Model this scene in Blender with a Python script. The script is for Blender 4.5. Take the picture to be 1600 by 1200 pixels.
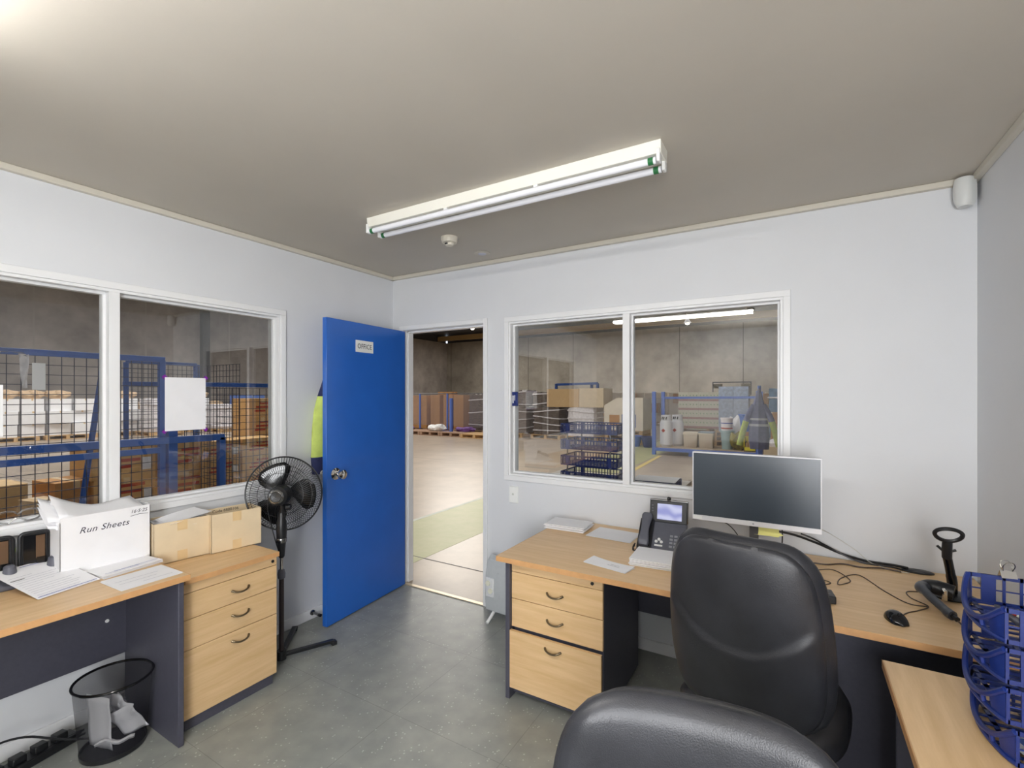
import bpy, bmesh, math, random
from mathutils import Vector, Matrix
random.seed(7)
PI = math.pi
for o in list(bpy.data.objects): bpy.data.objects.remove(o)
SC = bpy.context.scene
COL = SC.collection

# ------------------------------------------------------------------ camera
cam = bpy.data.cameras.new('camera'); camo = bpy.data.objects.new('camera', cam); COL.objects.link(camo)
cam.sensor_width = 36; cam.sensor_fit = 'HORIZONTAL'; cam.lens = 742.1/1600*36
cam.shift_y = 17.8/1600; cam.clip_start = 0.05; cam.clip_end = 300
camo.location = (2.849, -2.872, 1.53); camo.rotation_euler = (PI/2, 0, 0.535747)
SC.camera = camo
# ------------------------------------------------------------------ render look
SC.view_settings.view_transform = 'Standard'; SC.view_settings.look = 'None'
SC.view_settings.exposure = 0.74; SC.view_settings.gamma = 1.0
SC.view_settings.use_curve_mapping = False
SC.render.engine = 'CYCLES'
SC.cycles.use_denoising = True
SC.cycles.max_bounces = 8; SC.cycles.diffuse_bounces = 5; SC.cycles.glossy_bounces = 4
SC.cycles.transparent_max_bounces = 16
SC.cycles.sample_clamp_indirect = 6.0
SC.cycles.caustics_reflective = False; SC.cycles.caustics_refractive = False
w = bpy.data.worlds.new('world'); SC.world = w; w.use_nodes = True
bg = w.node_tree.nodes['Background']; bg.inputs[0].default_value = (0.8, 0.88, 1, 1); bg.inputs[1].default_value = 1.0

def area(name, loc, rot, sx, sy, power, col=(1, 1, 1)):
    l = bpy.data.lights.new(name, 'AREA'); l.shape = 'RECTANGLE'; l.size = sx; l.size_y = sy
    l.energy = power; l.color = col
    o = bpy.data.objects.new(name, l); COL.objects.link(o); o.location = loc; o.rotation_euler = rot
    return o
# unseen area lamps: assumed warehouse rooflights, plus added fills for walls, cartons and room
WARM = (1.0, 0.95, 0.88)
area('doorway_wedge_lamp', (-9.5, 13.5, 5.6), (Vector((-10.2, 13.7, 5.2))).to_track_quat('Z', 'Y').to_euler(), 3.0, 2.2, 190, WARM)  # mid-air lamp aimed at the doorway, added for the floor wedge; no opening
area('far_wall_fill', (-8.0, 26.0, 6.1), (0, 0, 0), 24, 3, 640, WARM)  # added area lamp set close to the far wall to lift it
area('rooflight_near', (-1.0, 6.5, 6.1), (0, 0, 0), 10, 3, 184, WARM)
area('rooflight_side', (-7.0, -1.0, 6.1), (0, 0, 0), 4, 12, 261, (1, .98, .95))
area('left_wall_fill', (-15.5, 6.0, 6.1), (0, 0, 0), 4, 16, 588, (1, .98, .96))  # added area lamp near the left warehouse wall, brightens wall and cartons
area('cage_fill', (-3.3, -0.4, 4.6), (0, 0, 0), 1.5, 3, 63, (1, .96, .9))  # lamp added in mid-air over the caged cartons to brighten them
area('ceiling_fill', (2.3, -3.7, 1.75), (PI, 0, 0), .5, .5, 12, (0.97, 0.98, 1.0))  # added upward lamp behind the camera, lifts the ceiling by bounce
area('room_fill', (3.25, -4.3, 1.35), (math.radians(88), 0, math.radians(22)), .7, 1.5, 50, (0.97, 0.98, 1.0))  # added fill behind the camera, brightens lower walls and furniture

# ------------------------------------------------------------------ materials
def s(r, g, b):
    f = lambda c: (c/255/12.92) if c/255 <= 0.04045 else ((c/255+0.055)/1.055)**2.4
    return (f(r), f(g), f(b), 1)
MATS = {}
def mat(name, col, rough=0.5, metal=0.0, noise=0.0, nscale=20, bump=0.0, bscale=200, emit=0, coat=0.0, spec=0.5, stretch=None):
    if name in MATS: return MATS[name]
    m = bpy.data.materials.new(name); m.use_nodes = True; nt = m.node_tree; b = nt.nodes['Principled BSDF']
    b.inputs['Base Color'].default_value = col; b.inputs['Roughness'].default_value = rough
    b.inputs['Metallic'].default_value = metal; b.inputs['Specular IOR Level'].default_value = spec
    b.inputs['Coat Weight'].default_value = coat
    tc = nt.nodes.new('ShaderNodeTexCoord'); mp = nt.nodes.new('ShaderNodeMapping')
    nt.links.new(tc.outputs['Object'], mp.inputs[0])
    if stretch: mp.inputs['Scale'].default_value = stretch
    if noise > 0:
        n = nt.nodes.new('ShaderNodeTexNoise'); n.inputs['Scale'].default_value = nscale; n.inputs['Detail'].default_value = 6
        nt.links.new(mp.outputs[0], n.inputs['Vector'])
        r = nt.nodes.new('ShaderNodeValToRGB')
        r.color_ramp.elements[0].position = 0.3; r.color_ramp.elements[1].position = 0.7
        r.color_ramp.elements[0].color = tuple(c*(1-noise) for c in col[:3])+(1,)
        r.color_ramp.elements[1].color = tuple(min(1, c*(1+noise)) for c in col[:3])+(1,)
        nt.links.new(n.outputs['Fac'], r.inputs[0]); nt.links.new(r.outputs[0], b.inputs['Base Color'])
    if bump > 0:
        n2 = nt.nodes.new('ShaderNodeTexNoise'); n2.inputs['Scale'].default_value = bscale
        nt.links.new(tc.outputs['Object'], n2.inputs['Vector'])
        bp = nt.nodes.new('ShaderNodeBump'); bp.inputs['Strength'].default_value = bump; bp.inputs['Distance'].default_value = 0.002
        nt.links.new(n2.outputs['Fac'], bp.inputs['Height']); nt.links.new(bp.outputs[0], b.inputs['Normal'])
    if emit:
        b.inputs['Emission Color'].default_value = col; b.inputs['Emission Strength'].default_value = emit
    MATS[name] = m; return m
def N(m): return m.node_tree.nodes
def wood(name, c0, c1, stretch, rough=0.38):
    m = bpy.data.materials.new(name); m.use_nodes = True; nt = m.node_tree; b = nt.nodes['Principled BSDF']
    tc = nt.nodes.new('ShaderNodeTexCoord'); mp = nt.nodes.new('ShaderNodeMapping'); mp.inputs['Scale'].default_value = stretch
    nt.links.new(tc.outputs['Object'], mp.inputs[0])
    n = nt.nodes.new('ShaderNodeTexNoise'); n.inputs['Scale'].default_value = 3.0; n.inputs['Detail'].default_value = 8; n.inputs['Roughness'].default_value = .62
    nt.links.new(mp.outputs[0], n.inputs['Vector'])
    r = nt.nodes.new('ShaderNodeValToRGB'); r.color_ramp.elements[0].position = .32; r.color_ramp.elements[1].position = .68
    r.color_ramp.elements[0].color = c0; r.color_ramp.elements[1].color = c1
    nt.links.new(n.outputs['Fac'], r.inputs[0]); nt.links.new(r.outputs[0], b.inputs['Base Color'])
    b.inputs['Roughness'].default_value = rough
    MATS[name] = m; return m
WOODX = wood('beech_grain_x', s(207, 172, 124), s(223, 190, 146), (1, 14, 14))
WOODY = wood('beech_grain_y', s(207, 172, 124), s(223, 190, 146), (14, 1, 14))
EDGE = mat('beech_edge', s(204, 156, 106), 0.4, noise=.06, nscale=30)
WALL = mat('wall_paint', s(217, 219, 222), 0.6, noise=.015, nscale=3, bump=.05, bscale=90)
TRIM = mat('white_gloss_paint', s(232, 233, 234), 0.35)
CEIL = mat('ceiling_paint', s(190, 184, 173), 0.75, noise=.03, nscale=2, bump=.08, bscale=60)
CORN = mat('cornice_paint', s(206, 201, 188), 0.5)
CHAR = mat('charcoal_melamine', s(74, 74, 86), 0.45, noise=.06, nscale=60)
BLACK = mat('black_plastic', s(26, 27, 30), 0.35, noise=.08, nscale=40)
GLOSSB = mat('gloss_black', s(14, 15, 18), 0.12)
LEATH = mat('black_leather', s(40, 41, 46), 0.4, noise=.35, nscale=7, bump=.25, bscale=420)
METAL = mat('brushed_steel', s(150, 150, 150), 0.25, 1.0)
CHROME = mat('chrome', s(225, 222, 215), 0.08, 1.0)
BRONZE = mat('pewter_handle', s(130, 118, 98), 0.3, 1.0)
BLUEP = mat('blue_door_paint', s(32, 98, 190), 0.3, noise=.05, nscale=5, bump=.04, bscale=70, coat=.25)
BLUEF = mat('blue_steel_paint', s(30, 80, 160), 0.4, noise=.12, nscale=14)
WIRE = mat('dark_wire', s(44, 46, 66), 0.45)
LBLUEF = mat('pale_blue_steel', s(92, 122, 205), 0.45)
WPLAS = mat('white_plastic', s(235, 236, 234), 0.4)
GPLAS = mat('grey_plastic', s(88, 90, 100), 0.45, noise=.05, nscale=40)
LGREY = mat('heater_grey', s(182, 187, 190), 0.45, noise=.03, nscale=40)
PAPER = mat('paper', s(240, 240, 243), 0.7, noise=.02, nscale=9)
CARD = mat('cardboard', s(205, 172, 125), 0.75, noise=.06, nscale=16)
CARD2 = mat('pale_cardboard', s(218, 199, 166), 0.75, noise=.05, nscale=10)
CARDR = mat('brown_cardboard', s(190, 140, 84), 0.75, noise=.12, nscale=8)
CARDD = mat('cardboard_shaded_kraft', s(165, 118, 66), 0.75, noise=.12, nscale=8)
WBOX = mat('white_carton', s(238, 238, 240), 0.6, noise=.02, nscale=10)
INK = mat('black_ink', s(20, 20, 26), 0.6)
BINK = mat('blue_ink', s(60, 80, 170), 0.6)
RINK = mat('red_ink', s(178, 62, 40), 0.6)
TAPE = mat('parcel_tape', s(218, 190, 144), 0.35)
NAVY = mat('navy_tray_plastic', s(22, 42, 108), 0.35, noise=.08, nscale=30)
NAVYC = mat('navy_cloth', s(44, 50, 92), 0.85, noise=.2, nscale=30, bump=.3, bscale=150)
SLATEC = mat('slate_cloth', s(114, 117, 154), 0.85, noise=.18, nscale=22, bump=.3, bscale=150)
YELC = mat('hi_vis_yellow', s(200, 218, 112), 0.8, noise=.12, nscale=16, bump=.2, bscale=100)
REFL = mat('reflective_tape', s(205, 208, 220), 0.4)
PURP = mat('purple_tape', s(118, 24, 148), 0.5)
PURC = mat('purple_film', s(110, 70, 140), 0.5, noise=.3, nscale=20)
WFILM = mat('stretch_wrapped_white', s(222, 218, 222), 0.3, noise=.15, nscale=14)
GFILM = mat('stretch_wrapped_grey', s(150, 142, 140), 0.25, noise=.35, nscale=9, stretch=(1, 1, 6))
DFILM = mat('stretch_wrapped_dark', s(104, 94, 88), 0.3, noise=.5, nscale=9, stretch=(1, 1, 5))
PALW = mat('pallet_timber', s(204, 168, 120), 0.8, noise=.15, nscale=12)
GREENB = mat('green_band', s(30, 110, 60), 0.4)
LIME = mat('lime_plastic', s(190, 230, 30), 0.4)
TEAL = mat('teal_tub', s(160, 184, 188), 0.5)
CREAM = mat('cream_tub', s(226, 214, 196), 0.5)
BBUCK = mat('blue_bucket', s(84, 120, 200), 0.45)
WATER = mat('blue_shrink_pack', s(188, 204, 232), 0.3, noise=.25, nscale=12)
TANK = mat('white_cylinder_paint', s(232, 233, 240), 0.35)
STEELD = mat('dark_steel', s(70, 70, 74), 0.5, noise=.1, nscale=8)
TAN = mat('tan_beam', s(190, 160, 110), 0.6)
YNOTE = mat('sticky_yellow', s(240, 238, 150), 0.7)
SCREEN = mat('monitor_screen', s(54, 63, 73), 0.28, spec=.6)
def emission(name, col, st):
    m = bpy.data.materials.new(name); m.use_nodes = True; nt = m.node_tree; nt.nodes.clear()
    e = nt.nodes.new('ShaderNodeEmission'); e.inputs[0].default_value = col; e.inputs[1].default_value = st
    o = nt.nodes.new('ShaderNodeOutputMaterial'); nt.links.new(e.outputs[0], o.inputs[0]); return m
TUBE_ON = emission('lit_tube', (1.0, 0.98, 0.96, 1), 36)
BULB = emission('high_bay_glow', (1.0, 0.86, 0.7, 1), 12)
TUBE_OFF = mat('unlit_tube', s(238, 239, 245), 0.25)
def thin_glass(name, tint, k=1.5, base=0.0, rough=0.0):
    m = bpy.data.materials.new(name); m.use_nodes = True; nt = m.node_tree; nt.nodes.clear()
    t = nt.nodes.new('ShaderNodeBsdfTransparent'); t.inputs[0].default_value = tint
    g = nt.nodes.new('ShaderNodeBsdfGlossy'); g.inputs['Roughness'].default_value = rough; g.inputs[0].default_value = (1, 1, 1, 1)
    fr = nt.nodes.new('ShaderNodeFresnel'); fr.inputs[0].default_value = 1.5
    mu = nt.nodes.new('ShaderNodeMath'); mu.operation = 'MULTIPLY_ADD'; mu.inputs[1].default_value = k; mu.inputs[2].default_value = base; mu.use_clamp = True
    nt.links.new(fr.outputs[0], mu.inputs[0])
    mx = nt.nodes.new('ShaderNodeMixShader'); nt.links.new(mu.outputs[0], mx.inputs[0]); nt.links.new(t.outputs[0], mx.inputs[1]); nt.links.new(g.outputs[0], mx.inputs[2])
    o = nt.nodes.new('ShaderNodeOutputMaterial'); nt.links.new(mx.outputs[0], o.inputs[0]); MATS[name] = m; return m
GLASS = thin_glass('window_glass', (0.97, 0.98, 0.98, 1), 1.7)
CLEARP = thin_glass('clear_plastic', (0.9, 0.9, 0.9, 1), 2.0, .12, .15)
def meshy(name, col, fac):
    m = bpy.data.materials.new(name); m.use_nodes = True; nt = m.node_tree; b = nt.nodes['Principled BSDF']
    b.inputs['Base Color'].default_value = col; b.inputs['Roughness'].default_value = .4; b.inputs['Metallic'].default_value = .3
    t = nt.nodes.new('ShaderNodeBsdfTransparent'); mx = nt.nodes.new('ShaderNodeMixShader'); mx.inputs[0].default_value = fac
    nt.links.new(b.outputs[0], mx.inputs[1]); nt.links.new(t.outputs[0], mx.inputs[2]); nt.links.new(mx.outputs[0], nt.nodes['Material Output'].inputs[0])
    MATS[name] = m; return m
BINMESH = meshy('perforated_black_mesh', s(52, 52, 60), 0.6)
FINEMESH = meshy('fine_cage_mesh', s(190, 186, 190), 0.86)

def floor_mat():
    m = bpy.data.materials.new('speckled_vinyl'); m.use_nodes = True; nt = m.node_tree; b = nt.nodes['Principled BSDF']; L = nt.links.new
    tc = nt.nodes.new('ShaderNodeTexCoord')
    n = nt.nodes.new('ShaderNodeTexNoise'); n.inputs['Scale'].default_value = 9; n.inputs['Detail'].default_value = 8; L(tc.outputs['Object'], n.inputs['Vector'])
    r = nt.nodes.new('ShaderNodeValToRGB'); r.color_ramp.elements[0].position = .35; r.color_ramp.elements[1].position = .7
    r.color_ramp.elements[0].color = s(132, 135, 131); r.color_ramp.elements[1].color = s(148, 150, 144); L(n.outputs['Fac'], r.inputs[0])
    v = nt.nodes.new('ShaderNodeTexVoronoi'); v.inputs['Scale'].default_value = 45; v.inputs['Randomness'].default_value = 1; L(tc.outputs['Object'], v.inputs['Vector'])
    lt = nt.nodes.new('ShaderNodeMath'); lt.operation = 'LESS_THAN'; lt.inputs[1].default_value = .18; L(v.outputs['Distance'], lt.inputs[0])
    n3 = nt.nodes.new('ShaderNodeTexNoise'); n3.inputs['Scale'].default_value = 14; L(tc.outputs['Object'], n3.inputs['Vector'])
    gt = nt.nodes.new('ShaderNodeMath'); gt.operation = 'GREATER_THAN'; gt.inputs[1].default_value = .5; L(n3.outputs['Fac'], gt.inputs[0])
    mu = nt.nodes.new('ShaderNodeMath'); mu.operation = 'MULTIPLY'; L(lt.outputs[0], mu.inputs[0]); L(gt.outputs[0], mu.inputs[1])
    mu2 = nt.nodes.new('ShaderNodeMath'); mu2.operation = 'MULTIPLY'; mu2.inputs[1].default_value = .5; L(mu.outputs[0], mu2.inputs[0])
    mx = nt.nodes.new('ShaderNodeMix'); mx.data_type = 'RGBA'; L(mu2.outputs[0], mx.inputs['Factor']); L(r.outputs[0], mx.inputs['A']); mx.inputs['B'].default_value = s(200, 204, 198)
    br = nt.nodes.new('ShaderNodeTexBrick'); br.offset = 0; br.inputs['Scale'].default_value = 1; br.inputs['Brick Width'].default_value = .6; br.inputs['Row Height'].default_value = .6
    br.inputs['Mortar Size'].default_value = .0015; br.inputs['Mortar Smooth'].default_value = 0; L(tc.outputs['Object'], br.inputs['Vector'])
    m3 = nt.nodes.new('ShaderNodeMath'); m3.operation = 'MULTIPLY'; m3.inputs[1].default_value = .35; L(br.outputs['Fac'], m3.inputs[0])
    mx2 = nt.nodes.new('ShaderNodeMix'); mx2.data_type = 'RGBA'; L(m3.outputs[0], mx2.inputs['Factor']); L(mx.outputs['Result'], mx2.inputs['A']); mx2.inputs['B'].default_value = s(60, 62, 60)
    L(mx2.outputs['Result'], b.inputs['Base Color']); b.inputs['Roughness'].default_value = .38
    return m
def concrete(name, c0, c1, sc, joint_axis=None, joint=3.0, jcol=None, rough=.8, jw=.008):
    m = bpy.data.materials.new(name); m.use_nodes = True; nt = m.node_tree; b = nt.nodes['Principled BSDF']; L = nt.links.new
    tc = nt.nodes.new('ShaderNodeTexCoord')
    n = nt.nodes.new('ShaderNodeTexNoise'); n.inputs['Scale'].default_value = sc; n.inputs['Detail'].default_value = 10; n.inputs['Roughness'].default_value = .65; L(tc.outputs['Object'], n.inputs['Vector'])
    r = nt.nodes.new('ShaderNodeValToRGB'); r.color_ramp.elements[0].position = .3; r.color_ramp.elements[1].position = .7
    r.color_ramp.elements[0].color = c0; r.color_ramp.elements[1].color = c1; L(n.outputs['Fac'], r.inputs[0])
    out = r.outputs[0]
    if joint_axis is not None:
        sp = nt.nodes.new('ShaderNodeSeparateXYZ'); L(tc.outputs['Object'], sp.inputs[0])
        md = nt.nodes.new('ShaderNodeMath'); md.operation = 'PINGPONG'; md.inputs[1].default_value = joint/2; L(sp.outputs[joint_axis], md.inputs[0])
        lt = nt.nodes.new('ShaderNodeMath'); lt.operation = 'LESS_THAN'; lt.inputs[1].default_value = jw*2; L(md.outputs[0], lt.inputs[0])
        mx = nt.nodes.new('ShaderNodeMix'); mx.data_type = 'RGBA'; L(lt.outputs[0], mx.inputs['Factor']); L(out, mx.inputs['A']); mx.inputs['B'].default_value = jcol
        out = mx.outputs['Result']
    L(out, b.inputs['Base Color']); b.inputs['Roughness'].default_value = rough
    MATS[name] = m; return m
WFAR = concrete('tilt_panel_concrete_x', s(138, 132, 122), s(188, 181, 170), .55, 0, 4.0, s(112, 106, 98), jw=.014)
WSIDE = concrete('tilt_panel_concrete_y', s(138, 132, 128), s(190, 182, 176), .6, 1, 4.0, s(176, 170, 164), jw=.014)
def wfloor():
    m = concrete('warehouse_slab', s(152, 137, 120), s(182, 165, 146), 1.3, 1, 6.0, s(110, 98, 84), .35, .006)
    return m
WFLOOR = wfloor()
GREENPAINT = concrete('worn_green_floor_paint', s(168, 172, 120), s(186, 182, 138), 3.5, rough=.45)
LINEP = mat('pale_line_paint', s(196, 200, 186), .5, noise=.1, nscale=6)
YLINE = mat('yellow_line_paint', s(226, 202, 120), .5, noise=.1, nscale=6)

# ------------------------------------------------------------------ geometry helpers
class MB:
    def __init__(self): self.bm = bmesh.new(); self.mi = 0
    def _tag(self, faces):
        for f in faces: f.material_index = self.mi
    def box(self, c, sz, M=None, rz=0):
        x, y, z = sz[0]/2, sz[1]/2, sz[2]/2
        R = Matrix.Rotation(rz, 4, 'Z') if M is None else M
        vs = [self.bm.verts.new(Vector(c)+(R @ Vector(p)).xyz) for p in
              [(-x,-y,-z),(x,-y,-z),(x,y,-z),(-x,y,-z),(-x,-y,z),(x,-y,z),(x,y,z),(-x,y,z)]]
        self._tag([self.bm.faces.new([vs[i] for i in f]) for f in [(0,3,2,1),(4,5,6,7),(0,1,5,4),(1,2,6,5),(2,3,7,6),(3,0,4,7)]]); return self
    def bb(self, x0, y0, z0, x1, y1, z1): return self.box(((x0+x1)/2,(y0+y1)/2,(z0+z1)/2),(abs(x1-x0),abs(y1-y0),abs(z1-z0)))
    def cyl(self, p0, p1, r0, r1=None, n=20, caps=True):
        r1 = r0 if r1 is None else r1
        p0, p1 = Vector(p0), Vector(p1); d = (p1-p0).normalized(); a = d.orthogonal().normalized(); b = d.cross(a)
        A = [self.bm.verts.new(p0+(a*math.cos(t)+b*math.sin(t))*r0) for t in [2*PI*i/n for i in range(n)]]
        B = [self.bm.verts.new(p1+(a*math.cos(t)+b*math.sin(t))*r1) for t in [2*PI*i/n for i in range(n)]]
        fs = [self.bm.faces.new([A[i], A[(i+1)%n], B[(i+1)%n], B[i]]) for i in range(n)]
        if caps: fs += [self.bm.faces.new(A[::-1]), self.bm.faces.new(B)]
        self._tag(fs); return self
    def tube(self, pts, r, n=8, closed=False):
        pts = [Vector(p) for p in pts]; m = len(pts); rings = []
        up = None
        for i, p in enumerate(pts):
            if closed: d = (pts[(i+1)%m]-pts[i-1]).normalized()
            else: d = (pts[min(i+1, m-1)]-pts[max(i-1, 0)]).normalized()
            if up is None: up = d.orthogonal().normalized()
            a = (up-d*up.dot(d));
            a = a.normalized() if a.length > 1e-6 else d.orthogonal().normalized()
            up = a; b = d.cross(a)
            rr = r[i] if isinstance(r, (list, tuple)) else r
            rings.append([self.bm.verts.new(p+(a*math.cos(2*PI*k/n)+b*math.sin(2*PI*k/n))*rr) for k in range(n)])
        fs = []
        for i in range(m if closed else m-1):
            A, B = rings[i], rings[(i+1)%m]
            fs += [self.bm.faces.new([A[k], A[(k+1)%n], B[(k+1)%n], B[k]]) for k in range(n)]
        if not closed: fs += [self.bm.faces.new(rings[0][::-1]), self.bm.faces.new(rings[-1])]
        self._tag(fs); return self
    def lathe(self, prof, c=(0,0,0), n=32, M=None, close=False):
        c = Vector(c); M = M or Matrix.Identity(4); rings = []
        for r, z in prof: rings.append([self.bm.verts.new(c+(M @ Vector((r*math.cos(2*PI*k/n), r*math.sin(2*PI*k/n), z))).xyz) for k in range(n)])
        fs = []
        idx = range(len(rings)) if close else range(len(rings)-1)
        for i in idx:
            A, B = rings[i], rings[(i+1)%len(rings)]
            fs += [self.bm.faces.new([A[k], A[(k+1)%n], B[(k+1)%n], B[k]]) for k in range(n)]
        if not close:
            if prof[0][0] > 1e-5: fs.append(self.bm.faces.new(rings[0][::-1]))
            if prof[-1][0] > 1e-5: fs.append(self.bm.faces.new(rings[-1]))
        self._tag(fs); return self
    def prism(self, poly, h0, h1, M=None):
        M = M or Matrix.Identity(4)
        A = [self.bm.verts.new((M @ Vector((x, y, h0))).xyz) for x, y in poly]
        B = [self.bm.verts.new((M @ Vector((x, y, h1))).xyz) for x, y in poly]
        n = len(poly); fs = [self.bm.faces.new(A[::-1]), self.bm.faces.new(B)]
        fs += [self.bm.faces.new([A[i], A[(i+1)%n], B[(i+1)%n], B[i]]) for i in range(n)]
        self._tag(fs); return self
    def grid(self, P, closed_u=False):
        V = [[self.bm.verts.new(p) for p in row] for row in P]; fs = []
        for i in range(len(V)-1):
            m = len(V[i])
            for j in range(m if closed_u else m-1):
                fs.append(self.bm.faces.new([V[i][j], V[i][(j+1)%m], V[i+1][(j+1)%m], V[i+1][j]]))
        self._tag(fs); return V
    def ball(self, c, r, n=16, sc=(1,1,1), M=None):
        prof = [(max(1e-6, math.sin(PI*i/(n//2)))*1.0, -math.cos(PI*i/(n//2))) for i in range(n//2+1)]
        S = (M or Matrix.Identity(4)) @ Matrix.Diagonal((r*sc[0], r*sc[1], r*sc[2], 1))
        prof[0] = (1e-4, -1); prof[-1] = (1e-4, 1)
        return self.lathe(prof, c, n, S)
    def build(self, name, mats, parent=None, bevel=0, seg=2, ang=35, loc=None, rot=None, sub=0, solid=0, recalc=True):
        bm = self.bm
        if recalc: bmesh.ops.recalc_face_normals(bm, faces=bm.faces[:])
        for f in bm.faces: f.smooth = True
        for e in bm.edges:
            if len(e.link_faces) == 2 and e.calc_face_angle(0) > math.radians(ang): e.smooth = False
        me = bpy.data.meshes.new(name); bm.to_mesh(me); bm.free()
        for m in (mats if isinstance(mats, (list, tuple)) else [mats]): me.materials.append(m)
        o = bpy.data.objects.new(name, me); COL.objects.link(o)
        if parent: o.parent = parent
        if loc: o.location = loc
        if rot: o.rotation_euler = rot
        if solid:
            md = o.modifiers.new('solid', 'SOLIDIFY'); md.thickness = solid; md.offset = 0
        if bevel:
            md = o.modifiers.new('bevel', 'BEVEL'); md.width = bevel; md.segments = seg; md.limit_method = 'ANGLE'; md.angle_limit = math.radians(40)
        if sub:
            md = o.modifiers.new('sub', 'SUBSURF'); md.levels = sub; md.render_levels = sub
        return o
def tag(o, label=None, cat=None, group=None, kind=None):
    if label: o['label'] = label
    if cat: o['category'] = cat
    if group: o['group'] = group
    if kind: o['kind'] = kind
    return o
def thing(name, label, cat, loc=(0,0,0), rz=0, group=None, kind=None):
    o = bpy.data.objects.new(name, None); COL.objects.link(o); o.location = loc; o.rotation_euler = (0, 0, rz)
    o.empty_display_size = .05
    return tag(o, label, cat, group, kind)
def struct(o): o['kind'] = 'structure'; return o
def dup(o, parent=None, loc=None, rz=None, label=None, group=None):
    c = o.copy(); COL.objects.link(c)
    if parent: c.parent = parent
    if loc is not None: c.location = loc
    if rz is not None: c.rotation_euler = (0, 0, rz)
    if label: c['label'] = label
    if group: c['group'] = group
    for ch in list(o.children): dup(ch, c)
    return c
def text(st, size, loc, rot, m, parent=None, name='lettering', ax='CENTER', shear=0, sp=1.0, ext=.0004, sx=1.0):
    cu = bpy.data.curves.new(name, 'FONT'); cu.body = st; cu.size = size; cu.align_x = ax; cu.align_y = 'CENTER'
    cu.shear = shear; cu.space_character = sp; cu.extrude = ext; cu.resolution_u = 3
    cu.materials.append(m)
    tmp = bpy.data.objects.new(name, cu); me = bpy.data.meshes.new_from_object(tmp); bpy.data.objects.remove(tmp)
    o = bpy.data.objects.new(name, me); COL.objects.link(o); o.location = loc; o.rotation_euler = rot; o.scale = (sx, 1, 1)
    if parent: o.parent = parent
    return o
def smooth_path(pts, k=6):
    pts = [Vector(p) for p in pts]; out = []
    P = [pts[0]]+pts+[pts[-1]]
    for i in range(1, len(P)-2):
        p0, p1, p2, p3 = P[i-1], P[i], P[i+1], P[i+2]
        for j in range(k):
            t = j/k
            out.append(.5*((2*p1)+(-p0+p2)*t+(2*p0-5*p1+4*p2-p3)*t*t+(-p0+3*p1-3*p2+p3)*t**3))
    out.append(pts[-1]); return out
def RX(a): return Matrix.Rotation(a, 4, 'X')
def RY(a): return Matrix.Rotation(a, 4, 'Y')
def RZ(a): return Matrix.Rotation(a, 4, 'Z')

# ================================================================== SETTING
H = 2.5; XR = 3.55; YF = -4.6; T = .1
# office shell: floor, ceiling, four walls with openings
struct(MB().bb(-.1, YF-.1, -.06, XR+.1, 0.0, 0).build('floor', floor_mat()))
struct(MB().bb(-.1, YF-.1, H, XR+.1, .1, H+.08).build('ceiling', CEIL))
def wall_with_holes(name, axis, c0, c1, u0, u1, holes, m=WALL):
    """axis 'x': wall spans u along x at y c0..c1 ; axis 'y': spans u along y at x c0..c1"""
    mb = MB(); us = sorted(set([u0, u1]+[h[0] for h in holes]+[h[1] for h in holes]))
    for a, b in zip(us, us[1:]):
        hs = [h for h in holes if h[0] <= a+1e-6 and h[1] >= b-1e-6]
        spans = [(0, H)] if not hs else [(0, hs[0][2]), (hs[0][3], H)]
        for z0, z1 in spans:
            if z1-z0 < 1e-4: continue
            if axis == 'x': mb.bb(a, c0, z0, b, c1, z1)
            else: mb.bb(c0, a, z0, c1, b, z1)
    bmesh.ops.remove_doubles(mb.bm, verts=mb.bm.verts[:], dist=1e-5)
    return struct(mb.build(name, m))
DX0, DX1, DZ = .118, .905, 2.055
W2 = (1.12, 2.80, .968, 2.047)
W1 = (-3.62, -1.0, .968, 2.047)
wall_with_holes('wall_back', 'x', 0, T, -T, XR+T, [(DX0-.03, DX1+.03, 0, DZ+.03), W2])
wall_with_holes('wall_left', 'y', -T, 0, YF, 0, [W1])
wall_with_holes('wall_right', 'y', XR, XR+T, YF, 0, [])
wall_with_holes('wall_front', 'x', YF-T, YF, -T, XR+T, [])
# cornice strips and baseboards
def strip(name, a, b, h, t, z, m, side):
    mb = MB()
    (x0, y0), (x1, y1) = a, b
    mb.bb(min(x0, x1), min(y0, y1), z, max(x0, x1), max(y0, y1), z+h)
    return struct(mb.build(name, m, bevel=.003))
strip('trim_1', (0, -.028), (XR, 0), .028, .02, H-.028, CORN, 0)
strip('trim_2', (0, YF), (.028, 0), .028, .02, H-.028, CORN, 0)
strip('trim_3', (XR-.028, YF), (XR, 0), .028, .02, H-.028, CORN, 0)
strip('baseboard_left', (0, YF), (.014, -.015), .068, .02, 0, TRIM, 0)
strip('baseboard_back', (DX1+.034, -.014), (XR, 0), .068, .02, 0, TRIM, 0)
strip('baseboard_right', (XR-.014, YF), (XR, -.015), .068, .02, 0, TRIM, 0)

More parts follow.
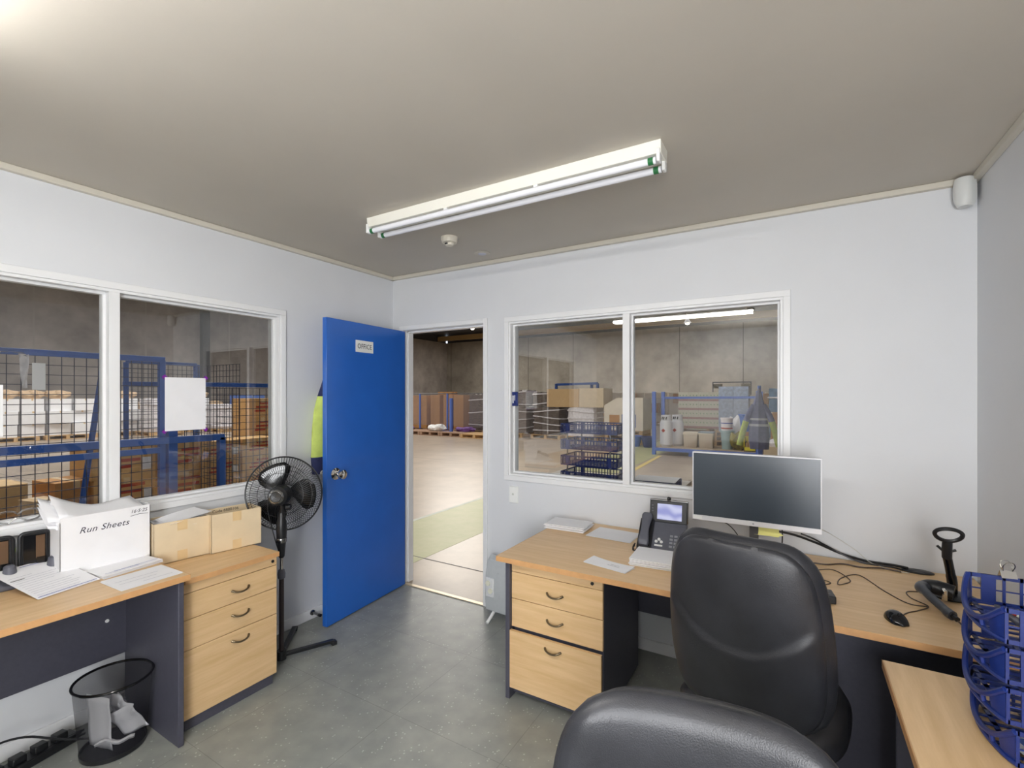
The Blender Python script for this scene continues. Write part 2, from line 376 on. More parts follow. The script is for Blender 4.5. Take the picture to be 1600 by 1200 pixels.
def window(name, axis, hole, mulls, label):
    """axis x: wall y=0..T (room on -y side) ; axis y: wall x=-T..0 (room on +x side)"""
    u0, u1, z0, z1 = hole
    root = thing(name, label, None, kind='structure')
    def B(mb, ua, ub, da, db, za, zb):       # d = distance outwards from room face (negative = into room)
        if axis == 'x': mb.bb(ua, da, za, ub, db, zb)
        else: mb.bb(-da, ua, za, -db, ub, zb)
    a = MB(); w_ = .034; t = .012            # architrave
    B(a, u0-w_, u1+w_, -t, 0, z1, z1+w_); B(a, u0-w_, u1+w_, -t, 0, z0-w_, z0)
    B(a, u0-w_, u0, -t, 0, z0, z1); B(a, u1, u1+w_, -t, 0, z0, z1)
    a.build('architrave', TRIM, root, bevel=.002)
    f = MB(); j = .014                       # reveal lining + glazing stops
    B(f, u0, u1, -.004, T+.01, z1-j, z1); B(f, u0, u1, -.004, T+.01, z0, z0+j)
    B(f, u0, u0+j, -.004, T+.01, z0+j, z1-j); B(f, u1-j, u1, -.004, T+.01, z0+j, z1-j)
    g = .013
    B(f, u0+j, u1-j, .035, .075, z1-j-g, z1-j); B(f, u0+j, u1-j, .035, .075, z0+j, z0+j+g)
    B(f, u0+j, u0+j+g, .035, .075, z0+j+g, z1-j-g); B(f, u1-j-g, u1-j, .035, .075, z0+j+g, z1-j-g)
    f.build('window_frame', TRIM, root, bevel=.0015)
    for m_ in mulls:
        mb = MB(); B(mb, m_-.022, m_+.022, -.004, T, z0+j, z1-j)
        B(mb, m_-.034, m_+.034, .035, .075, z0+j+g, z1-j-g)
        mb.build('mullion', TRIM, root, bevel=.0015)
    edges = [u0+j]+sorted(mulls)+[u1-j]
    for k in range(len(edges)-1):
        a0 = edges[k]+(.034 if k else g); a1 = edges[k+1]-(.034 if k < len(edges)-2 else g)
        p = MB(); B(p, a0-.004, a1+.004, .0545, .0555, z0+j+g-.004, z1-j-g+.004)
        p.build('pane', GLASS, root)
    return root
window('window_1', 'y', W1, [-1.871, -2.75], 'white framed interior window looking out to the mesh cage')
window('window_2', 'x', W2, [1.961], 'white framed interior window behind the computer monitor')
# door frame and leaf
door = tag(thing('door_1', 'bright blue office door standing open against the left wall', 'door', (0,0,0)), kind='structure')
mb = MB()
mb.bb(DX0-.03, -.004, 0, DX0, T+.01, DZ+.03); mb.bb(DX1, -.004, 0, DX1+.03, T+.01, DZ+.03); mb.bb(DX0, -.004, DZ, DX1, T+.01, DZ+.03)
mb.bb(DX0, .045, 0, DX0+.014, T, DZ); mb.bb(DX1-.014, .045, 0, DX1, T, DZ); mb.bb(DX0, .045, DZ-.014, DX1, T, DZ)
mb.build('door_frame', TRIM, door, bevel=.002)
mb = MB(); w_ = .034
mb.bb(DX1+.002, -.014, 0, DX1+.002+w_, 0, DZ+w_); mb.bb(DX0-.002-w_, -.014, 0, DX0-.002, 0, DZ+w_); mb.bb(DX0-.002, -.014, DZ+.002, DX1+.002, 0, DZ+w_)
mb.build('architrave', TRIM, door, bevel=.002)
MB().bb(DX0, -.012, 0, DX1, .02, .006).build('threshold_strip', mat('threshold_aluminium', s(216, 200, 172), .35, .4), door)
leaf = MB().bb(0, -.802, .008, .038, 0, 2.045).build('door_leaf', BLUEP, door, bevel=.002)
leaf.location = (DX0-.006, -.018, 0); leaf.rotation_euler = (0, 0, math.radians(4.6))
sg = MB().bb(.0385, -.545, 1.838, .0405, -.37, 1.922).build('door_sign', WPLAS, leaf)
text('OFFICE', .05, (.0412, -.4575, 1.879), (PI/2, 0, PI/2), INK, sg, ax='CENTER', sp=1.1, ext=.0004, sx=.82)
for sgn, x0 in ((1, .038), (-1, 0)):
    k = MB(); M = RY(sgn*PI/2)
    k.lathe([(.0, 0), (.033, 0), (.033, .004), (.02, .009), (.012, .014), (.012, .032), (.024, .04), (.028, .052), (.025, .062), (.012, .067), (.0001, .067)], (x0, -.728, 1.005), 28, M @ Matrix.Scale(1.2, 4))
    k.build('door_knob', CHROME, leaf)
for z in (.25, 1.05, 1.85): MB().cyl((.0, .006, z-.045), (.0, .006, z+.045), .006, n=10).build('hinge', METAL, leaf)

# ---- warehouse shell
WX0, WX1, WY0, WY1, WH = -24.5, 12.0, -14.0, 31.5, 6.3
mb = MB(); mb.bb(WX0, WY0, -.06, -T, WY1, 0); mb.bb(-T, 0, -.06, XR+T, WY1, 0); mb.bb(XR+T, WY0, -.06, WX1, WY1, 0); mb.bb(-T, WY0, -.06, XR+T, YF-.1, 0)
struct(mb.build('floor_warehouse', WFLOOR))
struct(MB().bb(WX0-.2, WY0, 0, WX0, WY1, WH).build('wall_warehouse_left', WSIDE))
struct(MB().bb(WX0-.2, WY1, 0, WX1+.2, WY1+.2, WH).build('wall_warehouse_back', WFAR))
struct(MB().bb(WX1, WY0, 0, WX1+.2, WY1, WH).build('wall_warehouse_right', WSIDE))
struct(MB().bb(WX0, WY0-.2, 0, WX1, WY0, WH).build('wall_warehouse_front', WFAR))
struct(MB().bb(WX0-.2, WY0-.2, 6.9, WX1+.2, WY1+.2, 7.0).build('ceiling_warehouse', STEELD))
mb = MB(); mb.bb(WX0-.15, WY0, WH, WX0-.1, WY1, 6.9); mb.bb(WX0, WY1+.1, WH, WX1, WY1+.15, 6.9); mb.bb(WX1+.1, WY0, WH, WX1+.15, WY1, 6.9); mb.bb(WX0, WY0-.15, WH, WX1, WY0-.1, 6.9)
struct(mb.build('trim_4', STEELD))
for i, y in enumerate((30.2, 25.5, 21)):
    struct(MB().bb(WX0, y, 6.35, WX1, y+.22, 6.75).build('beam', STEELD if i else TAN))
struct(MB().bb(WX0+.02, 10.45, 0, WX0+.34, 10.8, 6.9).build('column', STEELD))
# painted markings on the slab
struct(MB().bb(-1.12, -9, -.001, -.14, 22, .0012).build('floor_marking', GREENPAINT))
struct(MB().bb(-1.18, -9, -.001, -1.12, 22, .002).build('floor_line', LINEP))
struct(MB().bb(-9, .535, -.001, 6, .545, .0022).build('floor_line', STEELD))
struct(MB().prism([(.02, 5.6), (.12, 5.6), (-.02, 9.4), (-.12, 9.4)], -.001, .003).build('floor_line', YLINE))

# ================================================================== CEILING ITEMS
def batten(name, label, x0, x1, y, lit, group=None):
    """twin-tube fluorescent batten along x, fixed under the ceiling"""
    r = thing(name, label, 'ceiling light', ((x0+x1)/2, y, H), 0)
    L = (x1-x0)/2
    MB().prism([(-.055, 0), (.055, 0), (.05, -.05), (-.05, -.05)], -L, L, Matrix(((0, 0, 1, 0), (1, 0, 0, 0), (0, 1, 0, 0), (0, 0, 0, 1)))).build('body', mat('fitting_white', s(236, 234, 224), .4), r, bevel=.002)
    for k in (-1, 1):
        yy = k*.042
        t = MB().cyl((-L+.01, yy, -.072), (L-.02, yy, -.072), .0135, n=20).build('tube', TUBE_ON if lit else TUBE_OFF, r)
        if not lit:
            for xx in (-L+.022, L-.05): MB().cyl((xx, yy, -.072), (xx+.02, yy, -.072), .0142, n=20).build('green_band', GREENB, t)
        for e in (-1, 1):
            h = MB(); h.box((e*(L-.004)-(.006 if e > 0 else -.0), yy, -.058), (.014, .034, .05)); h.build('lamp_holder', WPLAS, r, bevel=.004)
    for xx in (-.25, .25): MB().box((xx, -.042, -.053), (.02, .012, .012)).build('tube_clip', WPLAS, r)
    return r
batten('fluorescent_light', 'white twin tube fluorescent batten, unlit, on the ceiling above the doorway', .84, 2.417, -.99, False)
batten('fluorescent_light', 'lit twin tube fluorescent batten on the ceiling behind the camera', .93, 2.49, -2.72, True)
r = thing('smoke_detector', 'round cream smoke detector on the ceiling beside the light fitting', 'smoke detector', (1.03, -.56, H))
MB().lathe([(.052, 0), (.052, -.012), (.048, -.024)], n=36).build('base', mat('detector_cream', s(226, 220, 204), .45), r)
MB().lathe([(.048, -.024), (.045, -.034), (.026, -.036), (.024, -.05), (.0001, -.052)], n=36).build('sensor_head', mat('detector_cream', s(226, 220, 204), .45), r)
MB().box((-.004, -.026, -.043), (.02, .006, .008)).build('sensor_slot', INK, r)
r = thing('ceiling_sensor_plate', 'flat pale round plate on the ceiling near the back wall', 'ceiling plate', (1.02, -.19, H))
MB().lathe([(.055, 0), (.055, -.003), (.048, -.005), (.0001, -.006)], n=36).build('plate', CEIL, r)
MB().lathe([(.028, -.005), (.026, -.008), (.0001, -.009)], n=28).build('centre_disc', mat('pale_disc', s(190, 192, 205), .4), r)
# motion sensor in the top right corner
r = thing('motion_sensor', 'white curved motion sensor high in the right hand ceiling corner', 'motion sensor', (3.50, -.045, 2.425), math.radians(-40))
P = []
for i in range(9):
    z = -.062+.124*i/8; k = 1-.35*max(0, -z/.062)**3-.12*max(0, z/.062)**4
    P.append([Vector((.036*math.cos(a)*k, -.045*abs(math.sin(a))**.7*k+.006*0, z)) for a in [PI*j/12 for j in range(13)]]+[Vector((-.036*k, .012, z)), Vector((.036*k, .012, z))])
mb = MB(); V = mb.grid(P, closed_u=True); mb.bm.faces.new(V[0][::-1]); mb.bm.faces.new(V[-1]); mb.build('housing', mat('sensor_white', s(214, 216, 214), .45), r, ang=50)
MB().ball((-.004, -.031, -.045), .004, 8).build('indicator', STEELD, r)
MB().bb(-.012, .01, -.03, .012, .045, .03).build('bracket', GPLAS, r)
# outlet plate by the door, hook holder on the window frame
r = thing('power_outlet', 'white outlet plate on the wall below the window beside the doorway', 'wall plate', (1.162, -.001, .836))
MB().bb(-.036, -.009, -.058, .036, 0, .058).build('cover_plate', mat('plate_cream', s(242, 243, 240), .35), r, bevel=.003)
MB().bb(-.012, -.0105, -.004, .002, -.008, .009).build('socket_insert', mat('insert_grey', s(205, 208, 200), .4), r)
r = thing('blue_clip_holder', 'small navy plastic holder stuck on the window frame with white label', 'holder', (1.155, .03, 1.505))
MB().bb(-.032, -.012, -.05, .022, .0, .05).build('holder_body', NAVY, r, bevel=.003)
MB().bb(-.016, -.014, -.03, -.008, -.0115, .024).build('label', WPLAS, r)
MB().bb(-.001, -.014, -.012, .004, -.0115, .026).build('pen', WPLAS, r)
# door stop on left baseboard
r = thing('door_stop', 'dark steel door stop sticking out of the left baseboard', 'door stop', (.014, -.775, .045))
MB().lathe([(.018, 0), (.018, .006), (.008, .01)], n=18, M=RY(PI/2)).build('mounting_plate', METAL, r)
MB().cyl((.005, 0, 0), (.075, 0, 0), .008, n=14).build('rod', METAL, r)
MB().cyl((.07, 0, 0), (.088, 0, 0), .0105, n=14).build('rubber_tip', BLACK, r)

# ================================================================== LEFT WORK AREA
def handle(parent, c, axis, L=.085, name='handle'):
    """bow handle; axis 'x': on a front facing -y, axis 'y': front facing +x"""
    pts = []
    for i in range(13):
        t = -1+2*i/12; d = .018*(1-t**4)+.002; z = -.012*(1-t*t)+.006
        pts.append((c[0]+t*L/2, c[1]-d, c[2]+z) if axis == 'x' else (c[0]+d, c[1]+t*L/2, c[2]+z))
    rr = [.0045 if 1 < i < 11 else .0055 for i in range(13)]
    return MB().tube(pts, rr, 10).build(name, BRONZE, parent)
ZD = .745
desk = thing('desk', 'beech topped desk with charcoal panels under the left window', 'desk', (.29, -2.9, 0))
MB().bb(-.275, -1.15, ZD-.025, .28, 1.1, ZD).build('desktop', [WOODY], desk, bevel=.003)
MB().bb(.28, -1.15, ZD-.025, .2812, 1.1, ZD-.0005).build('edge_band', EDGE, desk)
MB().bb(-.275, 1.1, ZD-.025, .28, 1.1012, ZD-.0005).build('end_band', EDGE, desk)
MB().bb(-.26, 1.06, 0, .265, 1.082, ZD-.025).build('side_panel', CHAR, desk, bevel=.002)
MB().bb(-.26, -1.12, 0, .265, -1.098, ZD-.025).build('side_panel', CHAR, desk, bevel=.002)
MB().bb(-.262, -1.098, .28, -.244, 1.06, ZD-.025).build('modesty_panel', CHAR, desk)
MB().cyl((-.244, .985, .46), (-.2415, .985, .46), .008, n=16).build('cam_cap', WPLAS, desk)
# pedestal
ped = thing('drawer_pedestal', 'beech three drawer pedestal beside the standing fan', 'drawer unit', (.26, -1.563, 0))
MB().bb(-.24, -.212, .0, .205, .212, .675).build('carcass', CHAR, ped)
MB().bb(-.245, -.226, .678, .243, .226, .703).build('top', WOODY, ped, bevel=.002)
MB().bb(.243, -.226, .6785, .2442, .226, .7025).build('edge_band', EDGE, ped)
for n, z0, z1, hz in (('top_rail', .632, .675, 0), ('drawer', .512, .629, .567), ('drawer', .373, .509, .448), ('drawer', .058, .370, .322)):
    d = MB().bb(.206, -.224, z0, .224, .224, z1).build(n, WOODY, ped, bevel=.0012)
    if hz: handle(d, (.224, .03, hz), 'y')
    else:
        lk = MB().lathe([(.008, 0), (.008, .004), (.0001, .0045)], (.224, .2, .655), 18, RY(PI/2)).build('lock', BLACK, d)
# paper sheets -----------------------------------------------------
def sheet_mesh(w_, l_, curl=.0, thick=.0006, nx=8, ny=8, seed=0):
    rnd = random.Random(seed); mb = MB(); P = []
    for i in range(nx+1):
        row = []
        for j in range(ny+1):
            u, v = i/nx, j/ny
            row.append(Vector(((u-.5)*w_, (v-.5)*l_, curl*(abs(u-.5)*2)**2.5*(.6+.4*math.sin(3*v+seed))+.0004*rnd.random())))
        P.append(row)
    V = mb.grid(P)
    top = [[mb.bm.verts.new(p+Vector((0, 0, thick))) for p in row] for row in P]
    for i in range(nx):
        for j in range(ny): mb.bm.faces.new([top[i][j], top[i+1][j], top[i+1][j+1], top[i][j+1]])
    n, m = nx, ny
    ring = [(i, 0) for i in range(n)]+[(n, j) for j in range(m)]+[(i, m) for i in range(n, 0, -1)]+[(0, j) for j in range(m, 0, -1)]
    for a, b in zip(ring, ring[1:]+ring[:1]): mb.bm.faces.new([V[a[0]][a[1]], V[b[0]][b[1]], top[b[0]][b[1]], top[a[0]][a[1]]])
    return mb
def lines(parent, w_, l_, z, rows, m=INK, x0=-.44, seed=1, along='x', th=.0012, name='printed_lines'):
    rnd = random.Random(seed); mb = MB()
    for k in rows:
        a, b, t = k if isinstance(k, tuple) else (x0, x0+.3+.5*rnd.random(), k)
        tt = th
        if along == 'x': mb.bb(a*w_, t*l_-tt/2, z, b*w_, t*l_+tt/2, z+.0002)
        else: mb.bb(t*w_-tt/2, a*l_, z, t*w_+tt/2, b*l_, z+.0002)
    return mb.build(name, m, parent)
def paper_thing(label, loc, rz, w_=.21, l_=.297, layers=1, gap=.0012, mess=.0, curl=0.0, seed=0, group=None, name='paper_sheet', cat='paper'):
    r = thing(name, label, cat, loc, rz, group); rnd = random.Random(seed)
    z = 0
    for k in range(layers):
        o = sheet_mesh(w_, l_, curl if k == layers-1 else 0, (.0006 if layers < 3 else gap*.55), seed=seed+k).build('sheet', PAPER, r)
        o.location = (rnd.uniform(-mess, mess), rnd.uniform(-mess, mess), z); o.rotation_euler = (0, 0, rnd.uniform(-mess, mess)*3)
        z += gap
    return r, z
# left-hand form, envelopes by the white box, sheet in front of them
r, z = paper_thing('white printed form lying at the left front of the left desk', (.19, -2.165, ZD+.034), math.radians(14), .30, .215, 1, seed=3)
r.rotation_euler = (0, math.radians(12.5), math.radians(14)); FS = r
lines(r, .30, .215, .0014, [.44, .40, .33, .28, .22, .16, .10, .04, -.02, -.08, -.14, -.2], mat('faint_print', s(170, 172, 185), .7), along='y', seed=5)
lines(r, .30, .215, .0016, [(-.46, -.25, -.12)], INK, along='y', th=.004)
lines(r, .30, .215, .0016, [(-.47, .47, .46), (-.1, .46, -.45)], BINK, along='y', th=.003)
r, z = paper_thing('stack of blue edged folded sheets against the white document box', (.225, -1.915, ZD+.001), math.radians(7), .17, .235, 4, .0042, .004, seed=11, name='paper_stack', cat='papers')
lines(r, .17, .235, z+.001, [(-.45, .1, .42), (-.3, .45, .38)], BINK, along='y', th=.002)
r, z = paper_thing('single printed sheet at the front right corner of the left desk', (.435, -1.925, ZD+.001), math.radians(2), .19, .225, 2, .001, .003, seed=15)
lines(r, .19, .225, .0028, [(-.1, .4, .3), (-.4, .2, .1), (-.4, .3, -.1)], mat('faint_print', s(170, 172, 185), .7), along='y', th=.0018)
# white document box "Run Sheets"
bx = thing('document_box', 'white box of papers with Run Sheets handwritten on its front', 'box', (.085, -1.955, ZD))
mb = MB(); w2, d2, h2, t = .165, .088, .262, .004
mb.bb(-d2, -w2, 0, d2, w2, t); mb.bb(d2-t, -w2, 0, d2, w2, h2-.002); mb.bb(-d2, -w2, 0, -d2+t, w2, h2-.01); mb.bb(-d2, -w2, 0, d2, -w2+t, h2-.02); mb.bb(-d2, w2-t, 0, d2, w2, h2)
mb.build('box_body', WBOX, bx, bevel=.001)
HW = mat('marker_ink', s(40, 42, 58), .6)
text('Run Sheets', .037, (d2+.0006, -.012, .193), (PI/2, 0, PI/2), HW, bx, name='handwriting', shear=.35, sp=1.08, ext=.0002, sx=1.0)
text('16·5·25', .022, (d2+.0006, .118, .238), (PI/2, 0, PI/2), HW, bx, name='handwriting', shear=.3, ext=.0002)
MB().tube([(d2+.001, .085, .218), (d2+.001, .12, .223), (d2+.001, .155, .22)], .0009, 6).build('handwriting', HW, bx)
r = thing('paper_bundle', 'heap of loose white run sheets rising out of the white box', 'papers', (.085, -1.955, ZD+.006))
rnd = random.Random(4)
for k in range(13):
    mb = MB(); P = []
    tilt = -.07+.013*k; 
    for i in range(7):
        row = []
        for j in range(9):
            u, v = i/6, j/8
            x = -.072+.144*u*.97; y = -.158+.3*v-(.05*(1-v)*(k % 4)/4); 
            z = .205+.0042*k+.028*math.sin(PI*(v*.9+.55))**2+.05*(1-v)**2*(1-u)+.012*(rnd.random()-.5)*(1 if j == 0 else .15)
            z -= .03*u
            row.append(Vector((x, y, z)))
        P.append(row)
    mb.grid(P); mb.build('sheet', PAPER, r, solid=.0008)
MB().bb(-.07, -.15, 0, .07, .15, .205).build('sheet_block', PAPER, r)
# two open cartons
def open_carton(name, label, loc, rz, sx, sy, h, m, flap=False):
    r = thing(name, label, 'box', loc, rz); t = .004; mb = MB()
    mb.bb(-sx/2, -sy/2, 0, sx/2, sy/2, t); mb.bb(-sx/2, -sy/2, 0, -sx/2+t, sy/2, h); mb.bb(sx/2-t, -sy/2, 0, sx/2, sy/2, h)
    mb.bb(-sx/2, -sy/2, 0, sx/2, -sy/2+t, h); mb.bb(-sx/2, sy/2-t, 0, sx/2, sy/2, h)
    mb.build('carton_body', m, r, bevel=.001)
    for z in (h-.05, .0): MB().bb(sx/2, -.022, z, sx/2+.0006, .022, z+.05).build('tape', TAPE, r)
    return r
a1 = open_carton('cardboard_box', 'open brown cardboard box next to the white box, papers inside', (.126, -1.655, .705), math.radians(-7), .165, .243, .2, CARD2)
a2 = open_carton('cardboard_box', 'open brown cardboard box nearest the fan, printing inside it', (.183, -1.412, .705), math.radians(-9), .165, .25, .2, CARD2)
text('Code 888B106', .022, (-.078, -.0, .182), (PI/2, 0, PI/2), INK, a2, name='printed_text', ext=.0002)
text('STH N° 1', .022, (-.078, .01, .155), (PI/2, 0, PI/2), INK, a2, name='printed_text', ext=.0002)
r = thing('paper_bundle', 'white and blue striped papers lying in the open cardboard box', 'papers', (.126, -1.655, .71), math.radians(-7))
MB().bb(-.07, -.11, 0, .07, .11, .165).build('sheet_block', PAPER, r)
for k in range(6):
    o = sheet_mesh(.13, .2, .012, seed=40+k).build('sheet', PAPER if k != 1 else mat('blue_grey_print', s(110, 118, 150), .6), r)
    o.location = (0, -.02+.012*k, .168+.005*k); o.rotation_euler = (.04*(k-2), 0.02*k, .12*(k-2))
# scanner charging dock with two handsets
r = thing('charging_dock', 'grey charging dock for handheld scanners at the left end of the desk', 'charging dock', (.068, -2.28, ZD), 0)
MB().prism([(-.07, 0), (.07, 0), (.07, .018), (.03, .04), (-.06, .05), (-.07, .04)], -.24, .19, Matrix(((1, 0, 0, 0), (0, 0, 1, 0), (0, 1, 0, 0), (0, 0, 0, 1)))).build('dock_base', GPLAS, r, bevel=.006)
for yy in (-.06, .03, .165):
    MB().lathe([(.026, 0), (.026, .02), (.021, .05), (.012, .056)], (.02, yy, .035), 20, Matrix.Diagonal((1, .85, 1, 1))).build('cradle_post', GPLAS, r)
def handset(label, loc):
    r = thing('handheld_scanner', label, 'handheld scanner', loc, math.radians(-8))
    pts = []
    hw, hh, rr = .046, .155, .018
    for cx_, cz, a0 in ((hw-rr, hh-rr, 0), (-hw+rr, hh-rr, PI/2), (-hw+rr, rr, PI), (hw-rr, rr, 1.5*PI)):
        for k in range(6): a = a0+PI/2*k/5; pts.append((cx_+rr*math.cos(a), cz+rr*math.sin(a)))
    M = Matrix(((0, 0, 1, 0), (1, 0, 0, 0), (0, 1, 0, 0), (0, 0, 0, 1)))
    MB().prism(pts, -.03, .0, M).build('back_shell', BLACK, r, bevel=.004)
    mb = MB(); mb.tube([(0.006, x, z) for x, z in pts], .006, 8, closed=True); mb.build('bumper_frame', BLACK, r)
    MB().bb(0, -.034, .012, .002, .034, .142).build('screen', GLOSSB, r)
    MB().bb(.002, .004, .04, .0025, .032, .138).build('brown_reflection', mat('reflection_brown', s(96, 74, 56), .2), r)  # brown reflection on the screen, painted as a strip
    MB().bb(.002, .006, .012, .006, .036, .045).build('keypad_block', GLOSSB, r)
    MB().bb(-.012, .044, .085, .004, .053, .105).build('side_button', LIME, r, bevel=.002)
    return r
handset('black handheld scanner with lime side button, standing nearest the white box', (.045, -2.165, ZD+.045))
handset('black handheld scanner with lime side button, cut off by the photo edge', (.045, -2.277, ZD+.045))
r = thing('safety_glasses', 'clear plastic safety glasses lying on the left window sill', 'glasses', (-.03, -2.2, .985), 0)
MB().tube(smooth_path([(0, -.07, .01), (.01, -.06, .045), (.012, -.02, .05), (.008, 0, .035), (.012, .02, .05), (.01, .06, .045), (0, .07, .01), (.008, .03, 0), (.01, 0, .02), (.008, -.03, 0)], 4), .0035, 8, closed=True).build('lens_frame', CLEARP, r)
MB().tube(smooth_path([(0, .07, .03), (-.03, .075, .03), (-.06, .09, .01)], 4), .003, 6).build('temple_arm', CLEARP, r)
MB().tube(smooth_path([(0, -.07, .03), (-.03, -.075, .03), (-.06, -.06, .01)], 4), .003, 6).build('temple_arm', CLEARP, r)
# notes taped to the glass
def notice(label, y0, y1, z0, z1, bars=False):
    r = thing('notice_sheet', label, 'notice', (-.054+.001, (y0+y1)/2, (z0+z1)/2))
    hy, hz = (y1-y0)/2, (z1-z0)/2
    MB().bb(0, -hy, -hz, .0012, hy, hz).build('sheet', PAPER, r, bevel=.0004)
    if bars:
        for sz in (-1, 1): MB().bb(-.0005, -hy+.0, sz*hz-.006, .0005, hy-.02, sz*hz+.006).build('purple_tape', PURP, r)
    else:
        for sy in (-1, 1):
            for sz in (-1, 1):
                M = Matrix.Rotation(PI/4*sy*sz, 4, 'X')
                MB().box((-.0002, sy*(hy-.004), sz*(hz-.004)), (.0012, .034, .02), M).build('purple_tape', PURP, r)
notice('white notice with purple taped corners on the left window', -1.632, -1.427, 1.337, 1.628)
notice('white notice with purple tape strips at the left edge of the photo', -2.55, -2.238, 1.355, 1.575, True)
# waste bin with papers
BC = (.30, -1.978, 0)
bn = thing('waste_bin', 'black wire mesh waste bin of scrap paper under the left desk', 'bin', BC)
MB().lathe([(.112, .004), (.137, .303)], n=48).build('mesh_body', BINMESH, bn)
MB().tube([(.138*math.cos(a), .138*math.sin(a), .303) for a in [2*PI*k/48 for k in range(48)]], .0055, 10, closed=True).build('rim', GLOSSB, bn)
MB().lathe([(.0001, .002), (.114, .002), (.116, .02), (.113, .02), (.111, .006), (.0001, .006)], n=48).build('base_ring', BLACK, bn)
def scrap(label, c, sz, rot, seed, fold=.02):
    r = thing('scrap_paper', label, 'scrap paper', (BC[0]+c[0], BC[1]+c[1], c[2]))
    mb = MB(); rnd = random.Random(seed); P = []
    M = Matrix.Rotation(rot[2], 4, 'Z') @ Matrix.Rotation(rot[0], 4, 'X') @ Matrix.Rotation(rot[1], 4, 'Y')
    for i in range(9):
        P.append([(M @ Vector(((i/8-.5)*sz[0], fold*math.sin(i*1.1+seed)*.5+fold*.5*math.sin(j*1.3+seed*2), (j/8-.5)*sz[1]))).xyz for j in range(9)])
    mb.grid(P); o = mb.build('sheet', PAPER, r, solid=.001)
    return r
scrap('tall white sheet standing in the front left of the waste bin', (-.0, -.05, .135), (.12, .24), (.1, .06, .35), 1, .003)
scrap('crumpled white sheet in the middle of the waste bin', (.0, .03, .13), (.11, .18), (.3, .4, .2), 5, .012)
r = scrap('white envelope with blue print at the right of the waste bin', (.045, .035, .11), (.1, .14), (.3, -.4, .9), 8, .006)
scrap('curled white scrap at the bottom of the waste bin', (.04, -.01, .045), (.13, .07), (1.1, .3, .8), 12, .016)
scrap('creased white receipt leaning at the back of the waste bin', (-.04, .05, .14), (.07, .13), (.2, .6, -.5), 17, .012)
# power board and cables under the desk
r = thing('power_board', 'black power board on the floor under the left desk', 'power board', (.12, -2.2, 0), math.radians(12))
MB().bb(-.035, -.16, .0, .035, .16, .035).build('housing', BLACK, r, bevel=.005)
for k in range(4): MB().bb(-.02, -.13+.07*k, .034, .02, -.085+.07*k, .062).build('plug', BLACK, r, bevel=.004)
for k, (z, sd) in enumerate(((.01, 1), (.012, 2), (.02, 3), (.05, 4))):
    rnd = random.Random(sd)
    pts = [(.06+.04*k+rnd.uniform(-.03, .05), -2.62+.1*j, (.008+.012*k if k < 3 else .03+.13*math.sin(j*.5)**2)) for j in range(7)]
    tag(MB().tube(smooth_path(pts, 5), .0045, 8).build('power_cable', BLACK), ['black cable on the floor nearest the left skirting', 'black cable looping beside the power board', 'black cable crossing over the power board', 'black cable rising behind the power board toward the desk'][k], 'cable')

# ================================================================== STANDING FAN
fan = thing('standing_fan', 'black pedestal fan between the drawer pedestal and the blue door', 'fan', (.324, -1.206, 0))
for k, a in enumerate((72, 137, 197)):
    a = math.radians(a); L = .3
    p1 = (L*math.cos(a), L*math.sin(a), .012) if k != 1 else (-.27, .27, .012)
    mb = MB(); d = Vector(p1).normalized()
    ang = math.atan2(p1[1], p1[0]); Ln = math.hypot(p1[0], p1[1])
    mb.box((p1[0]/2, p1[1]/2, .033), (Ln, .03, .018), RZ(ang) @ RY(math.radians(4))); mb.build('leg', BLACK, fan, bevel=.003)
    MB().box((p1[0], p1[1], .012), (.03, .036, .024), rz=ang).build('leg_foot', BLACK, fan, bevel=.004)
MB().cyl((0, 0, .02), (0, 0, .07), .026, n=20).build('base_collar', BLACK, fan)
MB().cyl((0, 0, .05), (0, 0, .5), .0135, n=18).build('lower_pole', mat('dark_brown_pole', s(48, 38, 40), .35), fan)
MB().lathe([(.014, .48), (.02, .485), (.021, .51), (.017, .53), (.012, .535)], n=20).build('height_collar', GPLAS, fan)
MB().cyl((0, 0, .53), (0, 0, .63), .0095, n=16).build('inner_pole', CHROME, fan)
MB().lathe([(.011, .6), (.017, .61), (.019, .64), (.023, .68), (.026, .7), (.029, .76), (.027, .8), (.021, .83), (.019, .86)], n=24).build('control_handle', BLACK, fan)
MB().lathe([(.0265, .69), (.0275, .692), (.0285, .712), (.0275, .714)], n=24).build('silver_band', METAL, fan)
dv = Vector((2.849-.324, -2.872+1.206, .55)); A_ = Vector((.62, -.78, .04)).normalized()   # rear axis towards the room
ctr = Vector((-.005, .0, .96))
zx = A_; xx = Vector((0, 0, 1)).cross(zx).normalized(); yy = zx.cross(xx)
FM = Matrix(((xx.x, yy.x, zx.x, 0), (xx.y, yy.y, zx.y, 0), (xx.z, yy.z, zx.z, 0), (0, 0, 0, 1)))
CF = ctr - A_*.05                                                # blade plane
mb = MB(); mb.lathe([(.0001, .13), (.028, .13), (.036, .122), (.052, .11), (.056, .08), (.056, .03), (.05, .012), (.03, .008)], CF, 28, FM); mb.build('motor_housing', BLACK, fan, ang=40)
MB().lathe([(.026, .131), (.038, .124), (.041, .127), (.039, .131), (.030, .136)], CF, 28, FM, close=True).build('vent_ring', METAL, fan)
mb = MB()
for k in range(5): mb.tube([(CF+(FM @ Vector((.005+.0048*k)*0*Vector((1,0,0)) if False else Vector(((.006+.0048*k)*math.cos(t), (.006+.0048*k)*math.sin(t), .1325)))).xyz) for t in [2*PI*j/18 for j in range(18)]], .0011, 5, closed=True)
mb.build('vent_grille', METAL, fan)
MB().tube([ctr+Vector((0, 0, -.02))-A_*-.03, Vector((.01, 0, .895)), Vector((0, 0, .85))], .014, 12).build('tilt_neck', BLACK, fan)
